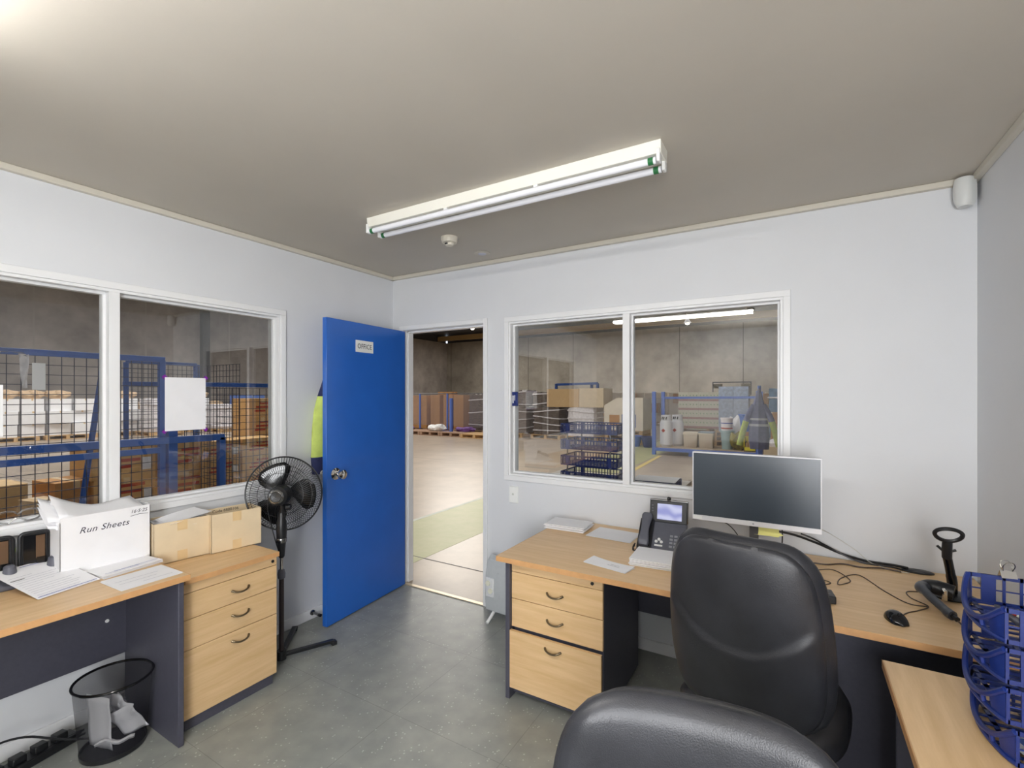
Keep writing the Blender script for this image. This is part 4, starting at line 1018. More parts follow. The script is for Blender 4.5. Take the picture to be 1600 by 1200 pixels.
fbar(gt, (0, -1.6, 1.16), (0, .86, 1.145), .055); fbar(gt, (0, .84, 0), (0, .84, 1.145), .055); fbar(gt, (0, -1.6, 1.07), (0, .35, 1.072), .045, name='frame_bar')
cg3 = thing('mesh_cage', 'second blue mesh cage standing behind the first beyond the left window', 'cage', (-2.7, -.5, 0))
fbar(cg3, (0, -.35, 1.64), (0, .3, 1.65), .045); fbar(cg3, (0, -.33, 0), (0, -.33, 1.85), .035); fbar(cg3, (0, .3, 0), (0, .3, 1.86), .045); fbar(cg3, (0, -.33, 1.86), (0, .3, 1.86), .03)
mesh_panel(cg3, 0, -.32, .29, .3, 1.84, .045, .002)
mesh_panel(cg3, .29, 0, .84, .3, 1.84, .06, .002, axis='x')
tb = tag(MB().tube([(-2.7, -1.01, 1.80), (-2.5, -1.2, .76), (-2.45, -1.3, 0.0)], .022, 12).build('steel_tube', BLUEF), 'leaning round blue steel tube behind the mesh cage', 'tube')
# cartons in and behind the cages
RPRINT = mat('red_print_carton', s(212, 168, 110), .75, noise=.1, nscale=6)
def print_carton(label, loc, sz, rz=0, group=None, face='x', m=RPRINT):
    r = carton('cardboard_box', label, loc, sz, m, rz, group, tape=True); w_, d_, h_ = sz
    mb = MB()
    for k, (a, b) in enumerate(((-.3, .1), (-.25, .25), (-.1, .3))):
        z = h_*(.3+.2*k)
        mb.bb(w_/2, a*d_, z, w_/2+.001, b*d_, z+h_*.1)
    mb.build('red_printing', RINK, r)
    mb = MB(); mb.bb(w_/2, .28*d_, h_*.2, w_/2+.0012, .42*d_, h_*.6); mb.build('label', PAPER, r)
    return r
G1 = 'red printed cartons stacked in the cage by the left window'
p = print_carton('brown carton with red printing in the stack right behind the cage post', (-2.75, 0, 0), (.4, .42, .2), group=G1)
copies(p, [(-2.75, -.02+(i % 2)*.44, .03+.2*(i//2), 0) for i in range(10)])
G2 = 'red printed cartons in the tall stack at the right end of the left window'
p = print_carton('brown carton with red printing in the tallest stack by the window edge', (-3.2, .8, 0), (.4, .36, .245), group=G2)
copies(p, [(-3.3, .79+.36*(i % 2), .02+.245*(i//2), 0) for i in range(12)])
G3 = 'large cartons on the floor of the mesh cage'
p = print_carton('large brown carton with red printing seen low behind the window mullion', (-2.75, -.9, 0), (.55, .5, .3), group=G3)
copies(p, [(-2.9, -.86, .446, .03), (-2.9, -.86, .747, -.02), (-2.85, -.36, .446, .0), (-2.85, -.36, .747, .02), (-2.9, -.86, .145, 0), (-2.85, -.36, .145, 0)])
carton('cardboard_box', 'long open flat carton low in the cage at the lower left window corner', (-2.9, -1.95, .55), (.45, .85, .24), CARD, .05)
carton('cardboard_box', 'brown carton with open flap between the flat carton and the printed cartons', (-2.9, -1.22, 0), (.42, .3, .76), CARDR, .1)
carton('cardboard_box', 'small brown carton low at the left window sill', (-2.3, -1.55, 0), (.2, .16, .71), CARD, .2)
carton('cardboard_box', 'brown carton under the long flat carton in the cage', (-2.9, -1.9, 0), (.5, .9, .55), CARDR, .0)
pallet('wooden_pallet', 'timber pallet under the printed cartons inside the mesh cage', (-2.85, -.6, 0), 0, 1.15, 1.3)
r = thing('hanging_plastic_sheet', 'torn clear plastic sleeve with white label hanging on the mesh cage', 'plastic sheet', (-1.77, -1.72, 1.82))
mb = MB(); P = [[Vector((.012*math.sin(j*.9+i), -.02+.15*(j/6-.5)*(1-.0*i)+.03*i/6*0, -.02-.26*i/8)) for j in range(7)] for i in range(9)]
mb.grid([[Vector((.01*math.sin(j*.9+i), .055*(j/6)*(1-.55*i/8)+.02*i/8-.07, -.0-.24*i/8)) for j in range(7)] for i in range(9)]); mb.build('torn_film', WFILM, r, solid=.0008)
MB().bb(0, .0, -.25, .001, .07, -.06).build('label', PAPER, r)
mb = MB(); mb.grid([[Vector((.012*math.sin(j*1.3+i), -.35+.32*j/8, .01-.05*(i/3)*(.5+.5*math.sin(j*.8)))) for j in range(9)] for i in range(4)]); mb.build('reflection_film', CLEARP, r, solid=.0008)  # film strip modelled for a bright fluorescent reflection along the cage top

# ---- loads along the far left wall (seen through window 1)
def wrapped_load(label, loc, sz, m, rz=0, group=None, bands=0, name='wrapped_pallet_load', bulge=.02, seed=0):
    r = thing(name, label, 'wrapped load', loc, rz, group); w_, d_, h_ = sz; rnd = random.Random(seed); mb = MB(); P = []
    for i in range(13):
        z = h_*i/12; row = []
        for k in range(32):
            a = 2*PI*k/32; c_, s_ = math.cos(a), math.sin(a)
            q = max(abs(c_), abs(s_))**-.8
            j = 1+bulge*rnd.uniform(-1, 1)
            row.append(Vector((c_*q*w_/2*j*.93, s_*q*d_/2*j*.93, z+(rnd.uniform(-.02, .02) if 0 < i < 12 else (rnd.uniform(-.04, .02) if i else 0)))))
        P.append(row)
    V = mb.grid(P, closed_u=True); mb.bm.faces.new(V[0][::-1]); mb.bm.faces.new(V[-1]); mb.build('wrapped_body', m, r, ang=25)
    for b in range(bands):
        z = h_*(.15+.7*b/max(1, bands-1)); dz = rnd.uniform(-.08, .08)
        mb = MB(); row = []
        for k in range(32):
            a = 2*PI*k/32; c_, s_ = math.cos(a), math.sin(a); q = max(abs(c_), abs(s_))**-.8
            row.append((c_*q*w_/2*.965, s_*q*d_/2*.965, z+dz*c_))
        mb.tube(row, .022, 6, closed=True); mb.build('film_band', WFILM, r)
    return r
GP = 'pallets along the far left warehouse wall'
pp = pallet('wooden_pallet', 'timber pallet under white cartons by the far left wall', (-19.6, 3, 0), PI/2, group=GP)
copies(pp, [(-19.6, 2.2+1.3*i, 0, PI/2) for i in range(7)])
GW = 'white cartons heaped along the far left wall'
wc = carton('white_carton', 'white carton in the loose heap along the far left warehouse wall', (-19.6, 3, .15), (.5, .58, .42), WBOX, group=GW)
sp = []; tops = []; rnd = random.Random(9)
for i in range(12):
    nk_ = rnd.choice((2, 3, 3)); tops.append((2.0+.66*i, .15+.42*nk_))
    for k in range(nk_): sp.append((-19.4+rnd.uniform(-.1, .1), 2.0+.66*i+rnd.uniform(-.03, .03), .15+.42*k, rnd.uniform(-.15, .15)))
copies(wc, sp)
GB = 'brown sacks on top of the white cartons'
def sack(label, loc, rz, m, sz=(.5, .34, .14), group=None, name='sack', cat='sack'):
    mb = MB().ball((0, 0, sz[2]*.5), 1, 28, (sz[0]/2, sz[1]/2, sz[2]/2)); q = random.Random(len(label))
    for v in mb.bm.verts:
        k = 1+.16*math.sin(v.co.x*19/sz[0]*.6+q.random()*.5)+.12*math.sin(v.co.y*23/sz[1]*.6+1)+q.uniform(-.09, .09)
        v.co.x *= k; v.co.y *= k; v.co.z = max(0, min(v.co.z*k*1.1, sz[2]*1.2)) if v.co.z > .04 else 0
    return tag(mb.build(name, m, loc=loc, rot=(0, 0, rz), ang=50), label, cat, group)
sk = sack('brown paper sack lying on the white cartons by the far left wall', (-19.4, tops[0][0], tops[0][1]), 0, mat('brown_paper', s(200, 172, 140), .8, noise=.2, nscale=9), (.5, .6, .26), GB)
for i in range(1, 12):
    if i % 4 != 3: dup(sk, None, (-19.4, tops[i][0], tops[i][1]-.01), rnd.uniform(-.3, .3))
pallet('wooden_pallet', 'pallet under the tall pale wrapped load', (-18.3, 6.0, 0)); pallet('wooden_pallet', 'pallet under the short pale wrapped load', (-18.0, 8.3, 0))
wrapped_load('tall pale wrapped load in front of the far left wall beside the cage post', (-18.3, 6.0, .15), (1.1, 1.1, 1.25), WFILM, 0, bands=2, seed=3)
wrapped_load('short pale wrapped load just right of the tall one at the far left wall', (-18.0, 8.3, .15), (1.1, 1.2, 1.0), WFILM, 0, bands=2, seed=5)
wrapped_load('dark wrapped machine load at the left edge of the far wall row', (-19.3, .9, 0), (.9, .8, 1.1), STEELD, 0, seed=8)
BLB = mat('pale_blue_box', s(86, 112, 172), .5)
carton('blue_crate', 'blue crate high on the far loads at the right end of the left window', (-17.9, 9.2, 1.15), (.6, 1.2, .4), BLB, 0, tape=False, cat='crate')

# ---- seen through the doorway
def mesh_front(parent, x0, x1, y, z0, z1): MB().bb(x0, y-.004, z0, x1, y+.004, z1).build('fine_mesh', FINEMESH, parent)
GPD = 'low grey pallets seen through the doorway'
pd = pallet('wooden_pallet', 'weathered pallet under the caged brown cartons seen through the doorway', (-10.5, 11.6, 0), 0, .98, .9, GPD, mat('weathered_timber', s(172, 140, 116), .8, noise=.2, nscale=12))
copies(pd, [(-11.1+1.0*i, 11.55, .0, 0) for i in range(4)]+[(-11.1+1.0*i, 13.0, .0, 0) for i in range(5)])
GD = 'flat brown cartons in the caged stacks seen through the doorway'
bc = carton('cardboard_box', 'flat orange brown carton in the caged stack seen through the doorway', (0, 0, 0), (.46, .5, .125), CARDR, group=GD, tape=False)
copies(bc, stack_spots(-10.15, 12.9, .147, 1, 1, 11, .46, .5, .127, .1)+stack_spots(-9.5, 12.95, .147, 1, 1, 11, .46, .5, .127, .1)+stack_spots(-9.0, 13.0, .147, 1, 1, 11, .46, .5, .127, .1))
carton('cardboard_box', 'big plain orange carton at the left of the doorway view', (-11.0, 12.95, .147), (.95, .85, 1.38), CARDR, .05)
carton('cardboard_box', 'small flat carton lying on top of the doorway stacks', (-9.7, 12.95, 1.546), (.7, .4, .13), CARDR, .1)
cf = thing('mesh_cage', 'long pale mesh cage with blue posts in front of the doorway cartons', 'cage', (-9.7, 12.25, 0), 0)
for x_ in (-.9, .55): fbar(cf, (x_, 0, .15), (x_, 0, 1.6), .06, LBLUEF, 'post')
fbar(cf, (-1.9, 0, 1.6), (2.9, 0, 1.6), .04, METAL, 'top_rail'); mesh_front(cf, -1.9, 2.9, 0, .3, 1.6)
cf2 = thing('cage_post', 'pale blue post of the nearer cage right of the doorway centre', 'post', (-8.45, 11.6, 0))
fbar(cf2, (0, 0, .0), (0, 0, 1.42), .1, LBLUEF, 'post'); fbar(cf2, (-.85, 0, .12), (0, 0, .12), .06, LBLUEF, 'foot_rail')
wrapped_load('dark wrapped three tier load behind the mesh right in the doorway view', (-7.95, 13.1, .15), (1.0, 1.0, 1.42), DFILM, .1, bands=3, seed=11)
wrapped_load('dark wrapped load partly hidden by the right door jamb', (-6.95, 13.1, .15), (.9, 1.0, 1.5), GFILM, .1, bands=4, seed=12)
pallet('wooden_pallet', 'pale new timber pallet on the floor at the right door jamb', (-6.9, 11.4, 0), 0, 1.2, 1.0)
for nm, x_, y_, l_ in (('purple plastic film heap at the left of the doorway pallets', -10.9, 11.7, (.9, .5, .12)), ('purple plastic film heap on the pallet below the dark wrapped load', -8.0, 11.95, (.8, .5, .14))):
    sack(nm, (x_, y_, .15), .1, PURC, l_, name='plastic_film', cat='plastic film')
sack('crumpled white plastic film heap on the pallets in the doorway view', (-9.1, 11.6, .1), .3, mat('white_film', s(236, 236, 232), .4, noise=.12, nscale=20, bump=.6, bscale=20), (.7, .5, .26), name='plastic_film', cat='plastic film')

# ---- seen through the right window, left pane
GP2 = 'pallets under the wrapped drums beyond the right window'
pw = pallet('wooden_pallet', 'pale timber pallet under the banded loads beyond the right window', (-4.6, 12.6, 0), 0, group=GP2)
copies(pw, [(-6.15, 12.6, 0, 0), (-4.65, 12.6, 0, 0), (-3.3, 12.6, 0, 0)])
wrapped_load('grey silver wrapped load at the left edge of the right window', (-5.95, 12.7, .15), (.95, 1, .95), GFILM, bands=3, seed=21)
wrapped_load('brown banded wrapped load, middle of the three in the right window', (-4.65, 12.6, .15), (1.12, 1.1, .98), DFILM, bands=4, seed=22)
wrapped_load('pale silver wrapped load right of the brown banded one', (-3.35, 12.6, .15), (1.05, 1.1, .98), WFILM, bands=4, seed=23)
wrapped_load('glossy grey upper load resting on the silver wrapped one', (-5.95, 12.7, 1.12), (.9, .9, .6), GFILM, bands=2, seed=24)
wrapped_load('dark glossy upper load resting on the brown banded one', (-4.95, 12.6, 1.15), (.62, .9, .5), DFILM, bands=2, seed=25)
carton('cardboard_box', 'wide brown carton with white label on top of the wrapped loads', (-4.0, 12.55, 1.13), (1.2, .95, .62), CARD, 0)
carton('cardboard_box', 'pale brown carton beside the wide carton on the wrapped loads', (-2.95, 12.5, 1.13), (.85, .9, .64), CARD2, 0)
bf = thing('stillage', 'dark blue steel stillage frame above the cartons in the right window', 'stillage', (-4.2, 14.0, 0))
for x_ in (-.95, .75): fbar(bf, (x_, 0, 0), (x_, 0, 1.98), .09, BLUEF, 'post')
fbar(bf, (-.95, 0, 1.95), (.75, 0, 1.98), .09, BLUEF, 'top_rail'); fbar(bf, (.4, .3, 0), (.4, .3, 1.95), .09, BLUEF, 'post')
bt = thing('trolley', 'pale blue steel trolley frame in the middle of the right window', 'trolley', (-3.5, 14.4, 0))
for x_ in (-.4, .4): fbar(bt, (x_, 0, 0), (x_, 0, 1.2), .07, LBLUEF, 'post')
fbar(bt, (-.4, 0, 1.2), (.4, 0, 1.2), .06, LBLUEF, 'top_rail'); fbar(bt, (-.4, 0, .2), (.4, 0, .2), .06, LBLUEF, 'bottom_rail')
# rows of pale cartons far behind
GR = 'pale cartons in the long rows at the back of the warehouse'
rc = carton('white_carton', 'pale carton in the long stacked rows at the back of the warehouse', (0, 0, 0), (.55, .6, .5), mat('cream_carton', s(232, 222, 204), .7, noise=.05, nscale=5), group=GR, tape=False)
sp = []; rnd = random.Random(31)
for i in range(19):
    for k in range(3):
        if k == 2 and rnd.random() < .25: continue
        sp.append((-8.6+.62*i+rnd.uniform(-.02, .02), 22.5+rnd.uniform(-.05, .05), .16+.5*k, 0))
copies(rc, sp)
GR2 = 'brown printed cartons mixed into the back rows'
rc2 = carton('cardboard_box', 'brown carton mixed into the stacked rows at the back of the warehouse', (0, 0, 0), (.5, .5, .48), CARDR, group=GR2, tape=False)
copies(rc2, [(-8.3+1.24*i, 21.9, .16+.49*rnd.choice((0, 1, 2)), 0) for i in range(9)])
GP3 = 'pallets under the back rows'
pb = pallet('wooden_pallet', 'timber pallet under the stacked rows at the back of the warehouse', (0, 0, 0), 0, group=GP3)
copies(pb, [(-8.4+1.24*i, 22.3, 0, 0) for i in range(10)])
r = thing('octagonal_carton', 'large cream bulk carton with sloping shoulder at the window mullion', 'box', (-1.75, 12.2, .435))
MB().prism([(-.62, 0), (.62, 0), (.62, 1.02), (-.2, 1.02), (-.62, .78)], -.5, .5, Matrix(((1, 0, 0, 0), (0, 0, 1, 0), (0, 1, 0, 0), (0, 0, 0, 1)))).build('carton_body', mat('cream_carton', s(232, 222, 204)), r)
MB().bb(-.05, -.502, .1, .4, -.5, .5).build('blue_panel', BLB, r); MB().bb(-.45, -.502, .15, -.12, -.5, .48).build('brown_panel', CARDR, r)
for k, nm in enumerate(('lowest', 'middle', 'topmost')): pallet('wooden_pallet', nm+' of the three pallets below the cream bulk carton', (-1.75, 12.2, .145*k), 0, 1.2, 1.0)
for nm, x_, y_, c_ in (('dark navy tub on the floor left of the blue stillage', -.85, 11.2, NAVY), ('bright blue tub beside the navy tub on the floor', -1.25, 11.3, BBUCK)):
    r = thing('plastic_tub', nm, 'tub', (x_, y_, 0)); MB().lathe([(.12, 0), (.2, .3), (.22, .3), (.22, .32), (.19, .32), (.11, .02), (.0001, .02)], n=24).build('tub_body', c_, r)

# ---- right pane: blue stillage with gas bottles, tubs and bucket
st = thing('stillage', 'pale blue open stillage holding gas bottles and tubs', 'stillage', (.93, 10.1, 0))
for x_, y_ in ((-1.2, -.5), (-1.2, .5), (1.2, -.5), (1.2, .5)): fbar(st, (x_, y_, 0), (x_, y_, 1.63), .09, LBLUEF, 'post')
fbar(st, (-1.2, .5, 1.46), (1.2, .5, 1.48), .06, LBLUEF, 'top_rail')
for y_ in (-.5, .5): fbar(st, (-1.2, y_, .14), (1.2, y_, .14), .08, LBLUEF, 'base_rail')
for x_ in (-.3, .6): MB().bb(x_-.05, -.5, 0, x_+.05, .5, .1).build('runner', LBLUEF, st)
MB().bb(-1.16, -.48, .175, 1.16, .48, .2).build('deck', mat('deck_board', s(184, 164, 140), .7, noise=.1, nscale=6), st)
mesh_front(st, -1.15, 1.15, .5, .2, 1.46)
MB().bb(-1.204, -.5, .3, -1.196, .5, 1.46).build('fine_mesh', FINEMESH, st)
def gas(label, loc):
    r = thing('gas_cylinder', label, 'gas cylinder', loc)
    MB().lathe([(.12, 0), (.12, .03), (.15, .05), (.155, .1), (.155, .6), (.14, .66), (.1, .68)], n=32).build('tank', TANK, r)
    c_ = MB(); c_.lathe([(.125, .66), (.13, .82), (.12, .82), (.115, .67)], n=32, close=True); c_.build('collar', TANK, r)
    MB().cyl((0, 0, .66), (0, 0, .75), .02, n=12).build('valve', METAL, r)
    k = .1555
    mb = MB(); mb.box((-.04, -k, .42), (.07, .004, .07), RY(PI/4)); mb.build('warning_diamond', RINK, r)
    mb = MB()
    for x_ in (-.07, -.03, .03): mb.box((x_, -.133, .74), (.025, .004, .07), RY(.2))
    mb.build('stencil_mark', INK, r)
    return r
gas('white gas bottle with red diamond, left one on the stillage', (-.02, 9.85, .2))
gas('white gas bottle partly hidden behind the front gas bottle', (.2, 10.15, .2))
def tub(label, loc, w_, d_, h_, m, lid=None):
    r = thing('storage_tub', label, 'tub', loc)
    mb = MB(); mb.grid([[Vector((x*w_/2*k_, y*d_/2*k_, z)) for x, y in ((-1, -1), (1, -1), (1, 1), (-1, 1))] for k_, z in ((.86, 0), (.97, h_*.94), (1.03, h_*.94), (1.03, h_))], closed_u=True)
    mb.bm.faces.new(mb.bm.verts[:4][::-1]) if False else None
    mb.build('tub_body', m, r, solid=.006)
    MB().bb(-w_/2*1.03, -d_/2*1.03, h_, w_/2*1.03, d_/2*1.03, h_+.03).build('lid', lid or m, r, bevel=.005)
    return r
tub('cream storage tub, left of the two on the stillage', (.58, 10.0, .2), .34, .4, .36, CREAM)
tub('cream storage tub with grey blue lid on the stillage', (.95, 10.0, .2), .34, .4, .38, CREAM, mat('lid_grey', s(150, 160, 170), .5))
r = thing('bucket', 'grey teal bucket standing on the stillage deck', 'bucket', (1.43, 9.95, .2))
MB().lathe([(.0001, 0), (.12, 0), (.15, .42), (.165, .42), (.165, .46), (.0001, .46)], n=28).build('bucket_body', TEAL, r)
r = thing('paint_pail', 'white pail on top of the teal bucket', 'pail', (1.42, 9.95, .665))
MB().lathe([(.0001, 0), (.125, 0), (.14, .28), (.15, .28), (.15, .31), (.0001, .31)], n=28).build('pail_body', mat('pail_white', s(236, 230, 236), .4), r)
MB().lathe([(.1325, .04), (.1345, .07)], n=28).build('red_stripe', RINK, r); MB().lathe([(.1375, .17), (.139, .19)], n=28).build('blue_stripe', BINK, r)
sack('white sack standing behind the bucket on the stillage', (1.62, 10.3, .2), .1, WBOX, (.34, .3, .7))
r = thing('bucket', 'bright blue bucket raised behind the jacket', 'bucket', (1.82, 10.2, .64))
MB().lathe([(.0001, 0), (.11, 0), (.15, .38), (.17, .39), (.17, .42), (.0001, .42)], n=28).build('bucket_body', BBUCK, r)
carton('cardboard_box', 'brown carton under the raised blue bucket', (1.8, 10.2, .2), (.3, .35, .43), CARDR, .2)
sack('dark and yellow bag at the right of the stillage deck', (1.7, 9.85, .2), .3, mat('black_yellow_bag', s(120, 110, 30), .7, noise=.9, nscale=9), (.34, .3, .38), name='tool_bag', cat='bag')
r = thing('yellow_crate', 'yellow crate full of parts at the right of the stillage', 'crate', (1.95, 9.8, .2))
mb = MB(); mb.bb(-.13, -.15, 0, .13, .15, .02); mb.bb(-.13, -.15, 0, -.115, .15, .34); mb.bb(.115, -.15, 0, .13, .15, .34); mb.bb(-.13, -.15, 0, .13, -.14, .1); mb.bb(-.13, .14, 0, .13, .15, .34); mb.build('crate_body', mat('crate_yellow', s(230, 214, 30), .5), r)
for k in range(4): MB().box((-.07+.05*k, -.03, .12+.04*(k % 2)), (.05, .12, .16), rz=.3*k).build('part', CARD, r)
carton('white_carton', 'open pale carton right of the stillage with white film on it', (2.45, 9.6, 0), (.42, .4, .36), CARD2, .1, cat='box')
sack('white film bundle on the pale carton right of the stillage', (2.45, 9.6, .36), 0, WFILM, (.4, .34, .14), name='plastic_film', cat='plastic film')
# canned drinks pallet
for k, nm in enumerate(('lowest', 'middle', 'topmost')): pallet('wooden_pallet', nm+' of the three pallets below the drink trays', (.4, 14.5, .145*k), 0, 1.95, 1.1)
GC = 'cream drink trays in layers behind the stillage'
tr = thing('drink_tray', 'cream tray of small cans in the layered stack behind the stillage', 'tray', (0, 0, 0), 0, GC)
MB().bb(-.16, -.5, 0, .16, .5, .3).build('tray_body', mat('cream_wrap', s(238, 234, 214), .6), tr)
mb = MB(); mb.bb(-.16, -.503, .0, .16, -.5, .07); mb.build('red_strip', mat('dusty_red', s(196, 150, 144), .6), tr)
mb = MB()
for k in range(3): mb.box((-.1+.1*k, -.503, .19), (.035, .006, .035), RY(PI/4))
mb.build('green_dots', mat('soft_green', s(158, 192, 146), .6), tr)
copies(tr, [(-.37+.325*i, 14.4, .435+.301*k, 0) for i in range(4) for k in range(4)])
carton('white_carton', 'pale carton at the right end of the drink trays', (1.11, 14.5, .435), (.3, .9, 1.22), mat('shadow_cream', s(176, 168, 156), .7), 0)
# blue shrink wrapped water packs
GWp = 'pale blue wrapped packs in the tall stack left of the jacket'
wp = carton('wrapped_pack', 'pale blue shrink wrapped pack in the tall stack left of the jacket', (0, 0, 0), (.4, .7, .34), WATER, group=GWp, tape=False, cat='pack')
copies(wp, [(1.08+.41*i, 13.1, .435+.341*k, 0) for i in range(2) for k in range(4)])
for k, nm in enumerate(('lowest', 'middle', 'topmost')): pallet('wooden_pallet', nm+' of the three pallets under the pale blue packs', (1.3, 13.1, .145*k), 0, 1.1, 1.0)
wrapped_load('blue grey wrapped load at the right edge of the right window', (2.62, 11.6, .15), (.75, .8, 1.55), mat('blue_grey_film', s(96, 128, 158), .3, noise=.35, nscale=7), bands=2, seed=41)
carton('cardboard_box', 'brown carton poking out beside the blue grey load', (2.5, 11.0, 0), (.3, .2, 1.1), CARDR, .2)
pallet('wooden_pallet', 'pallet under the blue grey wrapped load', (2.62, 11.6, 0), 0, 1.0, 1.0)
# exit sign plate boards high in the row
r = thing('rail_board', 'low board with two dark plates above the drink trays', 'board', (-.3, 22.6, 0))
mb = MB(); mb.bb(-.35, -.02, 1.55, -.3, .02, 2.2); mb.bb(1.35, -.02, 1.55, 1.4, .02, 2.2); mb.bb(-.35, -.02, 2.15, 1.4, .02, 2.2); mb.build('board_frame', STEELD, r)
for x_ in (-.3, .95): MB().bb(x_, -.03, 1.88, x_+.42, -.02, 2.1).build('plate', mat('olive_plate', s(120, 108, 84), .6), r)
# high bay lamps
GL = 'round high bay lamps under the warehouse roof'
hb = thing('high_bay_lamp', 'glowing round high bay lamp hanging under the warehouse roof', 'lamp', (0, 0, 0), 0, GL)
MB().cyl((0, 0, .25), (0, 0, 1.16), .02, n=8).build('hanger', STEELD, hb); MB().lathe([(.08, .25), (.12, .15), (.22, .0)], n=20).build('shade', STEELD, hb); MB().ball((0, 0, .03), .13, 14).build('bulb', BULB, hb)
copies(hb, [(-14.5, 21.5, 5.75, 0), (-2.5, 26.2, 5.75, 0), (1.0, 23.4, 5.75, 0)])

# ---- bench outside the right window with tray stack, papers, added coat stand
bn2 = thing('work_bench', 'pale bench outside the right window under the navy tray stack', 'bench', (1.62, .62, 0))
MB().bb(-.55, -.34, .84, .55, .36, .87).build('bench_top', mat('bench_pale', s(214, 206, 196), .5, noise=.04, nscale=8), bn2)
for x_ in (-.5, .5):
    for y_ in (-.3, .32): MB().bb(x_-.025, y_-.025, 0, x_+.025, y_+.025, .84).build('leg', STEELD, bn2)
def tray_frame(name, label, loc, rz, L=.44, W=.30, Hh=.062, group=None, m=NAVY, posts=None, front='plain'):
    """letter tray: long sides along x, slotted walls; low opening on the -x side when front == 'curve'"""
    r = thing(name, label, 'letter tray', loc, rz, group); t = .004
    mb = MB()                                   # floor lattice
    n = 9
    for k in range(n): mb.bb(-L/2+.02, -W/2+(W-t)*k/(n-1), 0, L/2, -W/2+(W-t)*k/(n-1)+.008, t)
    for k in range(5): mb.bb(-L/2+.02+(L-.03)*k/4, -W/2, 0, -L/2+.03+(L-.03)*k/4, W/2, t)
    mb.build('tray_floor', m, r)
    def wall(p0, p1, nm='side_wall', bars=18):
        if front != 'plain': bars = bars//2
        mb = MB(); p0, p1 = Vector(p0), Vector(p1); d = p1-p0; L_ = d.length; a = math.atan2(d.y, d.x); c = (p0+p1)/2
        mb.box((c.x, c.y, Hh-.005), (L_, t, .01), rz=a); mb.box((c.x, c.y, .005), (L_, t, .01), rz=a); mb.box((c.x, c.y, Hh*.5), (L_, t*.7, .003), rz=a)
        for k in range(bars+1):
            q = p0+d*k/bars; mb.box((q.x, q.y, Hh/2), (.006, t, Hh), rz=a)
        for k in (.12, .88):
            q = p0+d*k; mb.box((q.x, q.y, Hh/2), (.028, t*1.6, Hh), rz=a)
        return mb.build(nm, m, r)
    wall((-L/2+.02, W/2, 0), (L/2, W/2, 0)); wall((-L/2+.02, -W/2, 0), (L/2, -W/2, 0)); wall((L/2, -W/2, 0), (L/2, W/2, 0), 'rear_wall', 12)
    if front == 'plain': wall((-L/2+.02, -W/2, 0), (-L/2+.02, W/2, 0), 'front_wall', 12)
    else:
        n = 20; lo, hi = [], []                  # bulging open lip: rim drops from the corners to the middle
        for k in range(n+1):
            v = k/n; y = -W/2+W*v; x = -L/2+.02-.028*math.sin(PI*v)**.7
            lo.append((x, y, .005)); hi.append((x-.004, y, .018+(Hh-.022)*abs(2*v-1)**2.6))
        mb = MB(); mb.tube(lo, .006, 8); mb.tube(hi, .0065, 8)
        for k in (5, 10, 15): mb.tube([lo[k], hi[k]], .005, 6)
        for a_, b_ in ((0, 3), (17, 20)):
            mb.grid([[Vector(lo[k]) for k in range(a_, b_+1)], [Vector(hi[k]) for k in range(a_, b_+1)]])
            mb.grid([[Vector(lo[k])+Vector((.004, 0, 0)) for k in range(a_, b_+1)], [Vector(hi[k])+Vector((.004, 0, 0)) for k in range(a_, b_+1)]])
        for k in range(3, n-2, 3): mb.bb(lo[k][0], lo[k][1]-.004, 0, -L/2+.03, lo[k][1]+.004, t)
        mb.build('curved_lip', m, r)
    if posts:
        for x_ in (-L/2+.07, L/2-.05):
            for y_ in (-W/2+.008, W/2-.008): MB().cyl((x_, y_, -posts), (x_, y_, .004), .006, n=10).build('riser_post', METAL if front == 'plain' else GPLAS, r)
    return r
for k, nm in enumerate(('bottom', 'second', 'third', 'top')):
    tray_frame('letter_tray', 'navy slotted letter tray outside the right window, %s of its stack' % (nm if nm in ('top', 'bottom') else nm+' from the bottom'), (1.515, .62, .875+.122*k), 0, .46, .30, .075, posts=.047 if k else None)
tray_frame('letter_tray', 'navy letter tray under a grey sheet at the foot of the right pane', (1.99, .62, .872), 0, .3, .26, .05)
r, z = paper_thing('grey white sheet lying on the navy tray in the right pane', (1.99, .62, .926), .05, .3, .24, 1, seed=51)
r, z = paper_thing('loose paper on the bench left of the outside tray stack', (1.17, .62, .872), .3, .21, .28, 2, .002, .01, seed=52)
cs = thing('added_coat_stand', 'blue steel coat stand added outside the right window to carry the jacket', 'coat stand', (2.45, 4.2, 0))  # invented stand, holds up the jacket built in place of a reflection
MB().cyl((0, .085, .02), (0, .085, 1.66), .022, n=14).build('pole', LBLUEF, cs); MB().tube([(0, .085, 1.64), (0, .03, 1.63), (0, -.01, 1.61), (0, -.02, 1.64)], .009, 8).build('hook', LBLUEF, cs)
MB().lathe([(.2, 0), (.2, .02), (.03, .035)], (0, .085, 0), 28).build('base_plate', LBLUEF, cs)
jacket('slate and yellow hi-vis jacket set outside the right window in place of a reflection', (2.45, 4.19, 1.62), 0, 1.08, slate=SLATEC, style=1)  # solid jacket placed outside to stand in for a reflection in the pane

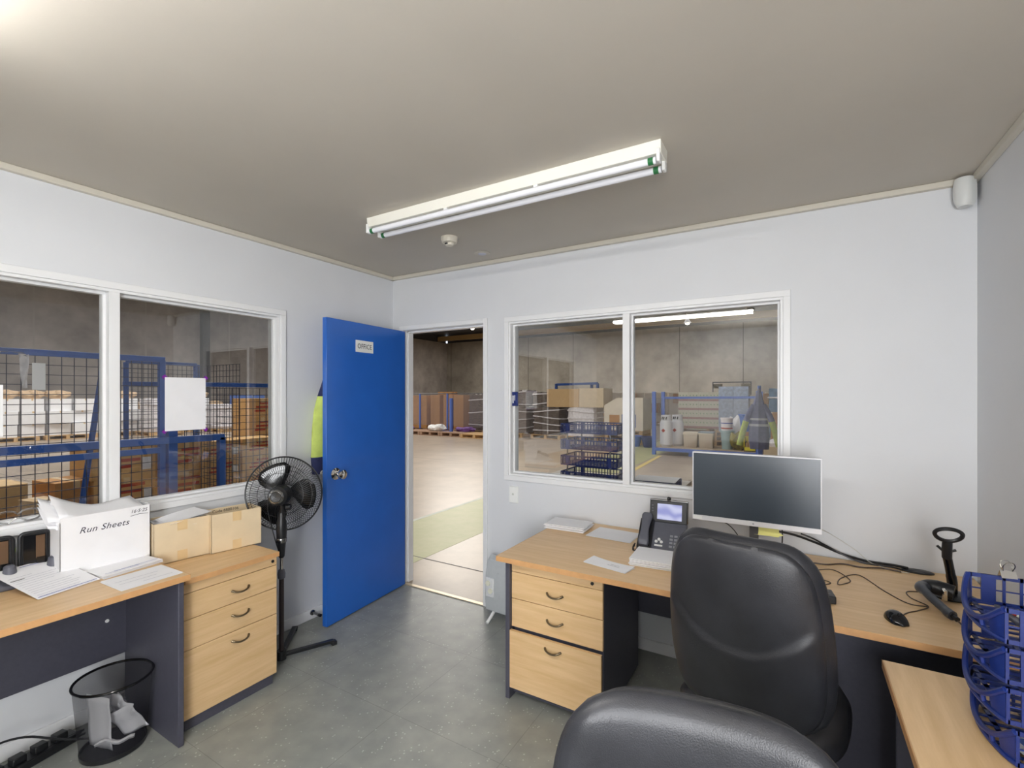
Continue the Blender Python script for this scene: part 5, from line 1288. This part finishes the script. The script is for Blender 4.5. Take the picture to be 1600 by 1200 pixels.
# ---- blue letter trays on the near desk
for k, nm in enumerate(('bottom', 'second', 'third', 'top')):
    tray_frame('letter_tray', 'blue letter tray on the near desk, %s of the stack' % (nm if nm in ('top', 'bottom') else nm+' from the bottom'), (3.40+(0 if k == 0 else -.014), -1.305+.004*k, ZR+.006+.086*k), 0, .31, .25, .078, front='curve', posts=.009 if k else None)
r = thing('calculator', 'grey desk calculator lying in the top blue tray', 'calculator', (3.39, -1.31, ZR+.27), math.radians(12))
MB().prism([(-.09, 0), (.09, 0), (.09, .022), (-.09, .01)], -.06, .06, Matrix(((1, 0, 0, 0), (0, 0, 1, 0), (0, 1, 0, 0), (0, 0, 0, 1)))).build('calculator_body', GPLAS, r, bevel=.002)
mb = MB()
for i in range(5):
    for j in range(4): mb.box((-.07+.022*i, -.036+.024*j, .0145+.0015*i), (.015, .016, .006))
mb.build('keypad', mat('key_white', s(214, 214, 208), .4), r, bevel=.001)
MB().box((-.07, .055-.0, .0145), (.015, .012, .006)).build('red_key', RINK, r)
MB().box((.065, 0, .021), (.03, .09, .004), RY(-.07)).build('display', GLOSSB, r)
def clip(label, loc, rz):
    r = thing('binder_clip', label, 'binder clip', loc, rz)
    MB().prism([(-.009, 0), (.009, 0), (.001, .017), (-.001, .017)], -.016, .016, Matrix(((0, 0, 1, 0), (1, 0, 0, 0), (0, 1, 0, 0), (0, 0, 0, 1)))).build('clip_body', CHROME, r)
    for sg_ in (-1, 1): MB().tube(smooth_path([(-.009, 0, .016), (-.012, sg_*.006, .03), (-.006, sg_*.01, .04), (.006, sg_*.01, .04), (.012, sg_*.006, .03), (.009, 0, .016)], 4), .0012, 6).build('wire_lever', CHROME, r)
    return r
clip('silver binder clip standing on the rear edge of the top blue tray', (3.32, -1.176, ZR+.343), .2)
clip('silver binder clip beside the calculator keys in the top blue tray', (3.43, -1.28, ZR+.293), .9)
r = thing('booklet', 'white booklet with blue cover panel in the bottom blue tray', 'booklet', (3.385, -1.36, ZR+.011), math.radians(20))
MB().bb(-.1, -.07, 0, .1, .07, .008).build('pages', PAPER, r); MB().bb(-.085, -.055, .008, .085, .055, .0086).build('cover_panel', mat('cover_blue', s(70, 110, 190), .4), r)
